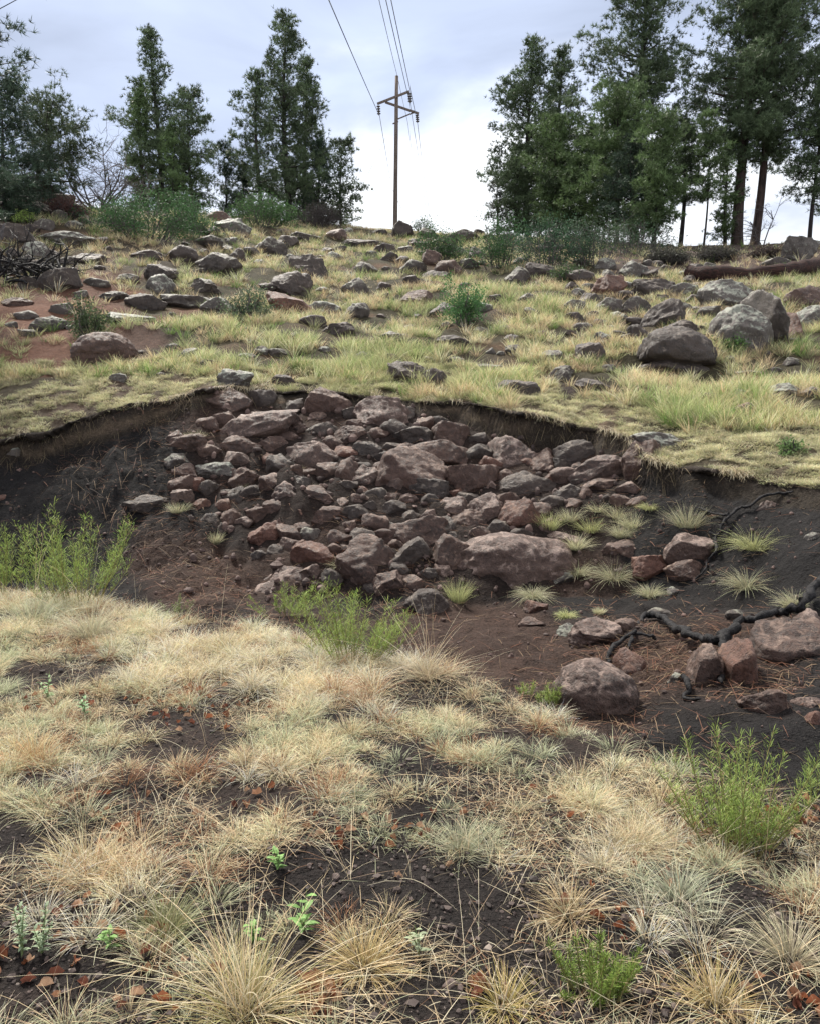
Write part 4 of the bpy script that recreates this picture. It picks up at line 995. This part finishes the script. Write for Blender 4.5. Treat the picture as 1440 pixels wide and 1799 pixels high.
poly_tube('charred_root', [
  [(1442,1015,8,.1),(1424,1040,10,.15),(1404,1066,11,.18),(1372,1074,8,.2),(1335,1082,9,.25),(1302,1092,9,.28),(1284,1112,11,.3),(1262,1124,12,.3),(1235,1122,9,.28),(1205,1114,9,.25),(1180,1100,8,.2),(1164,1084,6.5,.2),(1140,1078,7,.18),(1124,1090,5,.1),(1112,1112,5,.05),(1104,1140,3.5,0)],
  [(1270,1120,11,.3),(1268,1150,10,.25),(1265,1180,8,.1),(1266,1200,4,.05)],
  [(1115,1112,5,.1),(1085,1128,6,.05),(1070,1150,5,0),(1068,1166,4,0)],
  [(1112,1112,4,.1),(1140,1118,4,.1),(1150,1124,3,.05)],
  [(1200,1188,6,.05),(1210,1205,8,.05),(1200,1225,5,.02),(1230,1228,3,.02)]],
  M_CHAR, 'thick charred root arching over the boulders at the right of the gully', 'burnt root')
poly_tube('charred_root', [
  [(1392,864,2.5,.03),(1366,868,3,.03),(1340,872,3,.05),(1318,889,3.2,.05),(1298,893,3.2,.08),(1280,908,3.4,.08),(1266,922,3.6,.08),(1264,938,4,.08),(1254,950,4.5,.08),(1258,968,3.6,.08),(1242,985,2.6,.05),(1238,1000,2,.04),(1218,1020,1.6,.02)],
  [(1280,905,4,.08),(1255,903,3,.05),(1225,893,2.5,.03)], [(1262,945,3,.08),(1245,935,2.5,.05)]],
  M_CHAR, 'thin black root snaking down the black slope under the right rim', 'burnt root')
poly_tube('burnt_log', [[(1206,482,13,0),(1250,482,13,0),(1310,481,12,0),(1370,476,12,0),(1420,470,12,0),(1475,462,12,0)]], M_LOG, 'long rusty black burnt log lying across the slope under the right hand pines', 'burnt log', sides=14, jit=.07)
poly_tube('burnt_log', [[(-20,345,9,0),(30,335,11,0),(75,340,10,0),(120,352,7,0)]], M_LOG, 'charred broken log on the left skyline knob', 'burnt log')
poly_tube('burnt_log', [[(-20,380,9,0),(20,370,9,0),(48,352,7,0)]], M_LOG, 'reddish rotten log slanting below the charred one on the left knob', 'burnt log')
poly_tube('dead_branch', [[(1262,712,3,.03),(1290,730,3,.05),(1320,742,2,.02)],[(1290,730,2,.05),(1312,706,1.5,.1)],[(1312,706,1.5,.1),(1335,690,1,.12)]], M_CHAR, 'small dark forked branch on the right hand grass mat', 'branch', sides=6)
# heap of burnt branches, left
def burnt_brush():
    base = hit(60, 500); r0 = empty('burnt_brush', base); random.seed(21)
    for i in range(64):
        x0 = random.uniform(-40, 125); y0 = 500 - random.uniform(0, 30); p = P(x0, y0, base.y + random.uniform(-.6, .6)); a = random.uniform(-1.2, 1.4); L_ = random.uniform(40, 110) * mpx(base.y)
        d = Vector((math.sin(a), random.uniform(-.3, .3), max(.15, math.cos(a) * .9))).normalized(); pts = [p]; 
        for j in range(5):
            d = (d + Vector([random.gauss(0, .28) for _ in range(3)]) + Vector((0, 0, -.06))).normalized(); pts.append(pts[-1] + d * L_ / 5)
        tb = Tubes(); r = random.uniform(.02, .05); tb.add(pts, [r, r * .85, r * .7, r * .5, r * .35, r * .15], 5)
        for q in range(3):
            s_ = pts[random.randint(2, 4)]; dd = (d + Vector([random.gauss(0, .8) for _ in range(3)])).normalized(); tb.add([s_, s_ + dd * L_ * .15, s_ + dd * L_ * .28 + Vector((0, 0, .05))], [r * .4, r * .25, r * .1], 4)
        ob('branch', tb.mesh('branch', True, base), M_CHAR, r0)
    tag(r0, 'tangled heap of black burnt branches at the left edge of the hill', 'burnt branches')
burnt_brush()

# ------------------------------------------------------------------ trees
def needles(tc_, tout, per, ln, wd, cols):
    n = len(tc_); idx = np.repeat(np.arange(n), per); m = len(idx)
    d = rng.normal(0, 1, (m, 3)) + tout[idx] * .9 + np.array([0, 0, .25]); d /= np.linalg.norm(d, axis=1)[:, None]
    s = np.cross(d, rng.normal(0, 1, (m, 3))); s /= np.linalg.norm(s, axis=1)[:, None] + 1e-9
    L_ = ln * rng.uniform(.6, 1.2, m)[:, None]; b = tc_[idx]
    V = np.stack([b - s * wd * .5, b + s * wd * .5, b + d * L_], 1).reshape(-1, 3)
    Fq = np.arange(m * 3).reshape(-1, 3); C = np.repeat(cols[idx] * rng.uniform(.75, 1.3, (m, 1)), 3, 0); return V, Fq, C
def pine(px, depth, top_row, wpx, label, base_row=None, cb=.12, seed=1, lean=0, dark=1.0, hue=(.045, .095, .045), shape=.75, bark=M_BARK_D, trunk_r=None, dens=1.0, group='pines along the crest', name='pine_tree', two=0, nsz=1.0, sparse_low=0.3):
    random.seed(seed); x0 = float(kcol(px, base_row or 410)) * depth
    zb = tz(x0, depth) if base_row is None else min(tz(x0, depth), EYE + depth * float(ratio(base_row)))
    zb -= .1; ztop = EYE + depth * float(ratio(top_row)); H = ztop - zb; Rm = wpx * .5 * mpx(depth)
    base = Vector((x0, depth, zb)); r0 = empty(name, base); TB = Tubes(); tr = trunk_r or max(.09, H * .017)
    stems = [(0, 0, 1.0, tr)] + ([(Rm * .22, .2, .93, tr * .8)] if two else [])
    Cs = []; Os = []; Cc = []
    tcol = (1, 1, 1)
    for (sx, sy, sh, sr) in stems:
        ph = random.uniform(0, 6); cx = lambda t: sx * (1 + t * .5) + lean * H * t + .012 * H * math.sin(t * 5 + ph); cy = lambda t: sy + .01 * H * math.cos(t * 4 + ph)
        m = 14; TB.add([Vector((cx(i / m), cy(i / m), H * sh * i / m)) for i in range(m + 1)], [sr * (1.25 if i == 0 else (1 - i / m) ** .8 + .03) for i in range(m + 1)], 9)
        nw = int(H * sh * 3.6 * dens); sect = [random.uniform(.6, 1.15) for _ in range(9)]; bumps = [random.uniform(.55, 1.2) for _ in range(14)]
        for wv in range(nw):
            t = cb + (1 - cb) * (wv + random.random()) / nw; u = (t - cb) / (1 - cb)
            pr = (1 - u) ** shape * (.5 + .5 * min(1, u * 3.5 + sparse_low)) * bumps[int(u * 13)] + .05
            nbr = random.choice([2, 3, 3])
            for b in range(nbr):
                az = random.uniform(0, 6.283); L_ = 1.22 * Rm * pr * sect[int(az / 6.283 * 8.99)] * random.uniform(.7, 1.1)
                if L_ < .12: continue
                el = -.15 + .85 * u + random.gauss(0, .13); z0 = H * sh * t; st = Vector((cx(t), cy(t), z0)); hd = Vector((math.cos(az), math.sin(az), 0))
                pts = [st]; 
                for j in range(1, 5):
                    s_ = j / 4; pts.append(st + hd * L_ * s_ * math.cos(el) + Vector((0, 0, L_ * (math.sin(el) * s_ + .16 * s_ * s_))) + Vector([random.gauss(0, .02 * L_) for _ in range(3)]))
                TB.add(pts, [max(.012, .022 * L_), max(.01, .017 * L_), .012, .01, .006], 4, tcol, False)
                nc = max(3, int(L_ * 3.5 * dens + 1)); light = random.uniform(.6, 1.5)
                for c in range(nc):
                    s_ = random.uniform(.08, 1.05) if c else 1.0; q = min(3.999, s_ * 4); i0 = int(q); p = pts[i0].lerp(pts[i0+1], min(1, q - i0)); lat = .26 * L_ * (1.15 - s_)
                    p = p + Vector((random.gauss(0, lat), random.gauss(0, lat), random.gauss(.03, .07 + lat * .15)))
                    Cs.append(tuple(p)); Os.append((hd.x * .8, hd.y * .8, .2 + math.sin(el))); Cc.append(light * random.uniform(.8, 1.2))
    Cs, Os, Cc = np.array(Cs), np.array(Os), np.array(Cc)
    k = 6; idx = np.repeat(np.arange(len(Cs)), k); sp = .11 + .0014 * depth
    tc_ = Cs[idx] + rng.normal(0, 1, (len(idx), 3)) * np.array([sp, sp, sp * .5]); ln = (.16 + .0016 * depth) * nsz; wd = (.010 + .0005 * depth) * nsz
    V, Fq, C = needles(tc_, Os[idx], 11, ln, wd, np.array(hue)[None] * Cc[idx][:, None] * dark)
    ob('trunk', TB.mesh('trunk'), bark, r0); ob('crown', mesh_np('crown', V, [Fq], np.clip(C, 0, 1)), M_NEEDLE, r0)
    return tag(r0, label, 'tree', group)
BL = (.084, .118, .060); GN = (.094, .140, .056); DK = (.050, .078, .050)
pine(283, 52, 58, 165, 'tallest pine of the left group with an open ragged top', cb=.06, seed=2, hue=BL, shape=.8)
pine(258, 50, 140, 70, 'narrow pine hugging the left side of the tallest left pine', cb=.04, seed=3, hue=GN)
pine(340, 50, 165, 140, 'medium pine right of the tallest left pine', cb=.1, seed=4, hue=BL, shape=.45)
pine(308, 48, 225, 70, 'small brighter pine in front of the left group', cb=.03, seed=5, hue=GN, shape=.6)
pine(398, 54, 258, 70, 'short pine between the left pair and the central pines', cb=.1, seed=6, hue=DK, shape=.6)
pine(430, 55, 290, 50, 'lowest dark pine left of the central pines', cb=.1, seed=61, hue=DK, shape=.6)
pine(508, 56, 28, 180, 'tallest pine left of the power pole', cb=.05, seed=7, hue=BL, shape=.62)
pine(458, 53, 128, 125, 'pine leaning against the left of the tallest central pine', cb=.06, seed=8, hue=BL, shape=.6)
pine(540, 58, 110, 90, 'pine at the right shoulder of the tallest central pine', cb=.06, seed=81, hue=BL, shape=.5)
pine(600, 58, 255, 84, 'small pine nearest the power pole on its left', cb=.12, seed=9, hue=BL, shape=.4)
pine(562, 57, 245, 60, 'thin pine between the tall central and the small pole side pine', cb=.1, seed=10, hue=DK)
pine(925, 56, 78, 150, 'leftmost tall pine right of the power pole', cb=.08, seed=11, hue=BL, shape=.48, dens=1.15)
pine(975, 57, 92, 110, 'companion pine joined to the leftmost right hand pine', cb=.15, seed=12, hue=BL, shape=.55)
pine(905, 53, 290, 90, 'low dense pine at the left foot of the right hand group', cb=.03, seed=13, hue=BL, shape=.35, dens=1.3)
pine(872, 54, 315, 50, 'thin half bare pine at the left end of the right hand group', cb=.15, seed=14, hue=(.09, .10, .08), dens=.55)
pine(970, 50, 215, 110, 'brighter medium pine in front of the leftmost tall pair', cb=.08, seed=15, hue=GN, shape=.42, dens=1.3)
pine(1025, 50, 235, 140, 'bushy pine left of the thin dark trunks', cb=.06, seed=16, hue=BL, shape=.35, dens=1.4)
pine(1115, 50, -70, 210, 'very tall pine cut by the top of the photo, right of the pole', cb=.25, seed=17, hue=BL, shape=.42, trunk_r=.26, dens=1.1)
pine(1080, 46, 165, 185, 'broad green pine below the very tall one', cb=.12, seed=18, hue=GN, shape=.33, dens=1.35)
pine(1150, 41, 215, 130, 'pine with thin black trunk standing on the slope', base_row=470, cb=.26, seed=19, hue=GN, shape=.35, trunk_r=.10, dens=1.4)
pine(1143, 42, 300, 60, 'slender pine pressed behind the thin black trunk', base_row=462, cb=.4, seed=20, hue=DK, shape=.4, trunk_r=.07)
pine(1105, 43, 260, 110, 'leaning pine with forked trunk left of the thin black trunk', base_row=455, cb=.3, seed=201, hue=DK, shape=.4, trunk_r=.10, lean=-.02)
pine(1196, 50, 215, 60, 'pine with a bare lower trunk between the two tall giants', cb=.42, seed=22, hue=BL, shape=.4, trunk_r=.16)
pine(1234, 42, 205, 80, 'slim sapling pine with a bare thin stem', base_row=472, cb=.45, seed=23, hue=GN, shape=.5, trunk_r=.065, dens=.8)
pine(1300, 47, -95, 230, 'giant pine with a thick double trunk at the right', cb=.34, seed=24, hue=BL, shape=.36, bark=M_BARK, trunk_r=.33, two=1, dens=1.1)
pine(1272, 47, 250, 70, 'young bright pine left of the double trunk', cb=.12, seed=25, hue=GN, shape=.5, trunk_r=.12)
pine(1425, 46, 165, 110, 'thin trunked pine at the right frame edge', cb=.3, seed=26, hue=BL, shape=.4, trunk_r=.13)
pine(1465, 45, 20, 150, 'pine mostly outside the right frame edge', cb=.3, seed=27, hue=BL, shape=.4)
pine(-85, 20, -200, 330, 'near pine whose branches hang in at the upper left corner', base_row=420, cb=.22, seed=28, hue=DK, shape=.35, trunk_r=.22, dens=1.3, nsz=.9)
pine(15, 30, 150, 170, 'bushy green pine behind the left skyline knob', cb=.05, seed=29, hue=DK, shape=.4, dens=1.5)
pine(95, 33, 185, 190, 'olive juniper like tree on the left skyline', cb=.12, seed=30, hue=(.07, .095, .05), shape=.35, name='juniper_tree', group='', nsz=.9, dens=1.5)

# bare dead tree
def dead_tree(px, depth, top_row, wpx, label, seed, n=7, name='dead_tree'):
    random.seed(seed); x0 = float(kcol(px, 350)) * depth; zb = tz(x0, depth) - .1; H = EYE + depth * float(ratio(top_row)) - zb; base = Vector((x0, depth, zb)); TB = Tubes(); sprd = wpx * .5 * mpx(depth)
    def grow(p, d, L_, r, lv):
        pts = [p]; 
        for j in range(4):
            d = (d + Vector([random.gauss(0, .22) for _ in range(3)])).normalized(); pts.append(pts[-1] + d * L_ / 4)
        TB.add(pts, [r, r * .85, r * .7, r * .55, r * .35], 5 if lv == 0 else 3, (1, 1, 1), False)
        if lv < 3:
            for q in range(4 if lv else 5):
                s_ = pts[random.randint(1, 4)]; dd = (d * .6 + Vector((random.gauss(0, .8), random.gauss(0, .6), random.gauss(.2, .5)))).normalized(); grow(s_, dd, L_ * random.uniform(.4, .7), r * .5, lv + 1)
    for i in range(n): 
        a = (i / n - .5) * 1.8; grow(Vector((random.gauss(0, .1), random.gauss(0, .1), 0)), Vector((math.sin(a), random.gauss(0, .3), math.cos(a))).normalized(), H * random.uniform(.5, .75), .045, 0)
    o = ob(name, TB.mesh(name), M_GREYWOOD, None, base); tag(o, label, 'dead tree')
dead_tree(170, 36, 215, 90, 'bare grey dead tree on the skyline left of the pines', 3, 7)
dead_tree(190, 37, 280, 90, 'lower bare twisted tree beside the bare grey one', 5, 6)
dead_tree(60, 33, 255, 120, 'bare grey thicket behind the left skyline knob', 8, 9)
dead_tree(1345, 46, 340, 60, 'bare twiggy sapling right of the double trunk', 9, 3)

# ------------------------------------------------------------------ shrubs
def shrub(px, row, wpx, hp, label, seed, cl=(.07, .14, .05), n=5000, leaf=None, name='shrub', dv=.6, stemcol=None, group=None, twig=False):
    random.seed(seed); p = hit(px, row)
    if p is None: return
    s = mpx(p.y); W, H = wpx * s, hp * s; D = max(H, W * .6); base = Vector((p.x, p.y + D * .25, tz(p.x, p.y + D * .25) - .05)); H += max(0, p.z - base.z)
    r0 = empty(name, base); TB = Tubes(); tips = []
    ns = max(8, int(16 * W / H)) if not twig else max(20, int(40 * W / H))
    for i in range(ns):
        a = random.uniform(0, 6.28); rr = random.random() ** .5; ex, ey = math.cos(a) * rr * W * .46, math.sin(a) * rr * D * .46; hz = H * (1 - .55 * rr * rr) * random.uniform(.7, 1.0)
        b = Vector((ex * .45, ey * .45, 0)); e = Vector((ex, ey, hz)); mid = b.lerp(e, .5) + Vector((random.gauss(0, .05 * W), random.gauss(0, .05 * W), .05 * H))
        TB.add([b, mid, e], [.022, .014, .005], 4, (1, 1, 1), False)
        for j in range(6 if not twig else 9):
            t = random.uniform(.35, 1); q = b.lerp(e, t) + Vector((random.gauss(0, .10 * H + .04 * W), random.gauss(0, .08 * D), random.gauss(0, .10 * H))); q.z = max(q.z, .04)
            TB.add([b.lerp(e, t * .8), q], [.008, .003], 3, (1, 1, 1), False); tips.append((tuple(q), random.uniform(.65, 1.35)))
    ob('stems', TB.mesh('stems'), M_GREYWOOD, r0)
    tc_ = np.array([t[0] for t in tips]); lt = np.array([t[1] for t in tips]); k = max(4, n // len(tc_)); idx = np.repeat(np.arange(len(tc_)), k)
    sp = np.array([.075 * W ** .5 + .04 * W, .05 * D + .06, .11 * H]) * .8; lf = leaf or (.028 + .0011 * p.y)
    q = tc_[idx] + rng.normal(0, 1, (len(idx), 3)) * sp; q[:, 2] = np.maximum(q[:, 2], .02)
    d = rng.normal(0, 1, (len(q), 3)) + [0, 0, .4]; d /= np.linalg.norm(d, axis=1)[:, None]; sd_ = np.cross(d, rng.normal(0, 1, d.shape)); sd_ /= np.linalg.norm(sd_, axis=1)[:, None] + 1e-9
    l_ = lf * rng.uniform(.6, 1.3, (len(q), 1)); V = np.stack([q, q + d * l_ * .5 + sd_ * l_ * .32, q + d * l_, q + d * l_ * .5 - sd_ * l_ * .32], 1).reshape(-1, 3)
    C = np.repeat(np.array(cl)[None] * lt[idx][:, None] * rng.uniform(.7, 1.3, (len(q), 1)), 4, 0)
    ob('foliage', mesh_np('foliage', V, [np.arange(len(V)).reshape(-1, 4)], C), M_LEAF, r0); return tag(r0, label, 'shrub', group)
OAK = (.055, .12, .045)
shrub(245, 424, 215, 92, 'wide dark green oak thicket below the left pines', 1, OAK, 13000)
shrub(330, 415, 80, 66, 'rounded oak clump at the right end of the wide thicket', 11, (.06, .11, .05), 4200)
shrub(458, 402, 135, 62, 'second green oak thicket below the central pines', 2, (.065, .13, .045), 8000)
shrub(560, 400, 84, 50, 'brownish leafless scrub right of the second thicket', 3, (.085, .075, .065), 3600, twig=True)
shrub(770, 462, 110, 60, 'green shrub on the crest right of the round pole boulder', 4, (.06, .12, .045), 5000)
shrub(742, 412, 40, 34, 'airy little shrub poking above the skyline right of the pole', 41, (.09, .15, .08), 700)
shrub(878, 478, 110, 92, 'green oak shrub at the left foot of the right hand pines', 5, (.055, .12, .045), 5200)
shrub(965, 478, 150, 96, 'broad dark shrub under the right hand pines', 6, (.045, .095, .05), 7000)
shrub(1045, 475, 130, 96, 'grey green shrub left of the thin black trunks', 7, (.06, .095, .055), 5200)
shrub(1000, 500, 80, 34, 'low olive shrub in front of the broad dark shrub', 71, (.075, .12, .05), 2400)
shrub(1175, 468, 90, 28, 'grey brown twiggy scrub between the thin trunks', 8, (.062, .064, .048), 3600, twig=True)
shrub(1262, 460, 80, 28, 'grey brown twiggy scrub before the double trunk', 9, (.060, .060, .046), 3600, twig=True)
shrub(1350, 454, 60, 22, 'low brown scrub right of the double trunk', 10, (.08, .06, .05), 2600, twig=True)
shrub(1120, 450, 150, 74, 'green undergrowth behind the twiggy scrub', 101, (.045, .085, .045), 3200)
shrub(816, 578, 62, 100, 'bright green upright shrub in the middle of the slope', 12, (.07, .16, .055), 4200)
shrub(437, 568, 84, 62, 'round grey green shrub left of the reddish wedge boulder', 13, (.10, .14, .08), 3600)
shrub(150, 602, 54, 72, 'small upright shrub behind the domed brown boulder', 14, (.075, .11, .05), 2600)
shrub(40, 392, 36, 20, 'bright yellow green cushion plant on the left knob', 15, (.22, .30, .08), 1400)
shrub(105, 385, 90, 34, 'rusty brown scrub left of the wide oak thicket', 16, (.12, .06, .05), 2600, twig=True)
shrub(1292, 622, 40, 36, 'dark green tuft shrub at the foot of the pale dome', 17, (.07, .13, .04), 1300)
shrub(1390, 800, 40, 34, 'small green weed on the right hand grass mat', 18, (.14, .22, .08), 900)
shrub(30, 320, 120, 60, 'green shrub at the left frame edge on the skyline', 19, (.06, .11, .04), 3600)

# ------------------------------------------------------------------ power pole and wires
def power_pole():
    Y = 62.0; pxm = mpx(Y * 1.0); b = P(694, 402, Y); b.z = min(b.z, tz(b.x, Y)) - .3; r0 = empty('power_pole', b)
    def loc(px, row, dy=0): return P(px, row, Y + dy) - b
    tb = Tubes(); top = loc(697, 134); pts = [Vector((0, 0, 0)).lerp(top, i / 8) for i in range(9)]; tb.add(pts, [.18 - .007 * i for i in range(9)], 14); ob('pole', tb.mesh('pole'), M_POLE, r0)
    def beam(nm, p, q, w_, h_):
        d = (q - p).normalized(); s = d.cross(Vector((0, 0, 1))).normalized() * w_ / 2; u = s.cross(d).normalized() * h_ / 2; V = []
        for e in (p, q):
            for a, c in ((-1, -1), (1, -1), (1, 1), (-1, 1)): V.append(tuple(e + s * a + u * c))
        me = mesh_np(nm, np.array(V), [np.array([(3, 2, 1, 0), (4, 5, 6, 7), (0, 1, 5, 4), (1, 2, 6, 5), (2, 3, 7, 6), (3, 0, 4, 7)])]); return ob(nm, me, M_POLE, r0)
    beam('crossarm', loc(663, 183, -.35), loc(719, 161, -.35), .11, .15); beam('crossarm', loc(677, 180, .4), loc(735, 200, .4), .11, .15); beam('brace', loc(698, 210, .3), loc(727, 198, .45), .07, .08)
    tb = Tubes(); tb.add([loc(690, 218), loc(700, 214)], .05, 6); ob('step_bolt', tb.mesh('bolt'), M_POLE, r0)
    for (px, r1, r2, dy) in ((665, 186, 203, -.35), (719, 164, 181, -.35), (732, 202, 216, .4)):
        tb = Tubes(); a, c = loc(px, r1, dy), loc(px + 1, r2, dy); n = 17; tb.add([a.lerp(c, i / (n - 1)) for i in range(n)], [.14 if i % 4 in (1, 2) else .045 for i in range(n)], 10); ob('insulator', tb.mesh('insulator'), M_INS, r0)
    tag(r0, 'wooden power pole with slanted crossarms standing on the crest', 'power pole')
power_pole()
def wire(pts, label, r=.02, group='power line wires', sag=.012):
    P3 = [P(*p) for p in pts]; out_ = []
    for a, b in zip(P3[:-1], P3[1:]):
        L_ = (b - a).length
        for i in range(14):
            t = i / 14; out_.append(a.lerp(b, t) - Vector((0, 0, sag * L_ * 4 * t * (1 - t) * .12)))
    out_.append(P3[-1]); base = out_[0]; tb = Tubes(); tb.add(out_, r, 6); o = ob('power_line', tb.mesh('power_line', True, base), M_WIRE, None, base); tag(o, label, 'wire', group)
wire([(520,-140,22),(578,0,33),(667,204,61.7),(688,330,95),(717,392,150)], 'wire running from the upper left to the left insulator of the power pole', .022)
wire([(652,-120,26),(666,0,36),(698,134,62),(716,215,80),(741,392,150)], 'leftmost of the three wires above the pole, reaching its very top', .018)
wire([(660,-120,26),(678,0,36),(720,182,61.7),(737,290,90),(751,392,150)], 'middle one of the three wires above the pole, to the upper right insulator', .022)
wire([(670,-120,26),(687,0,36),(733,217,62.4),(744,310,90),(757,392,150)], 'rightmost of the three wires above the pole, to the lower right insulator', .022)
wire([(626,350,60),(677,242,75)], 'thin slanting wire rising to the left of the pole above the small pine', .012)
bpy.context.view_layer.update()
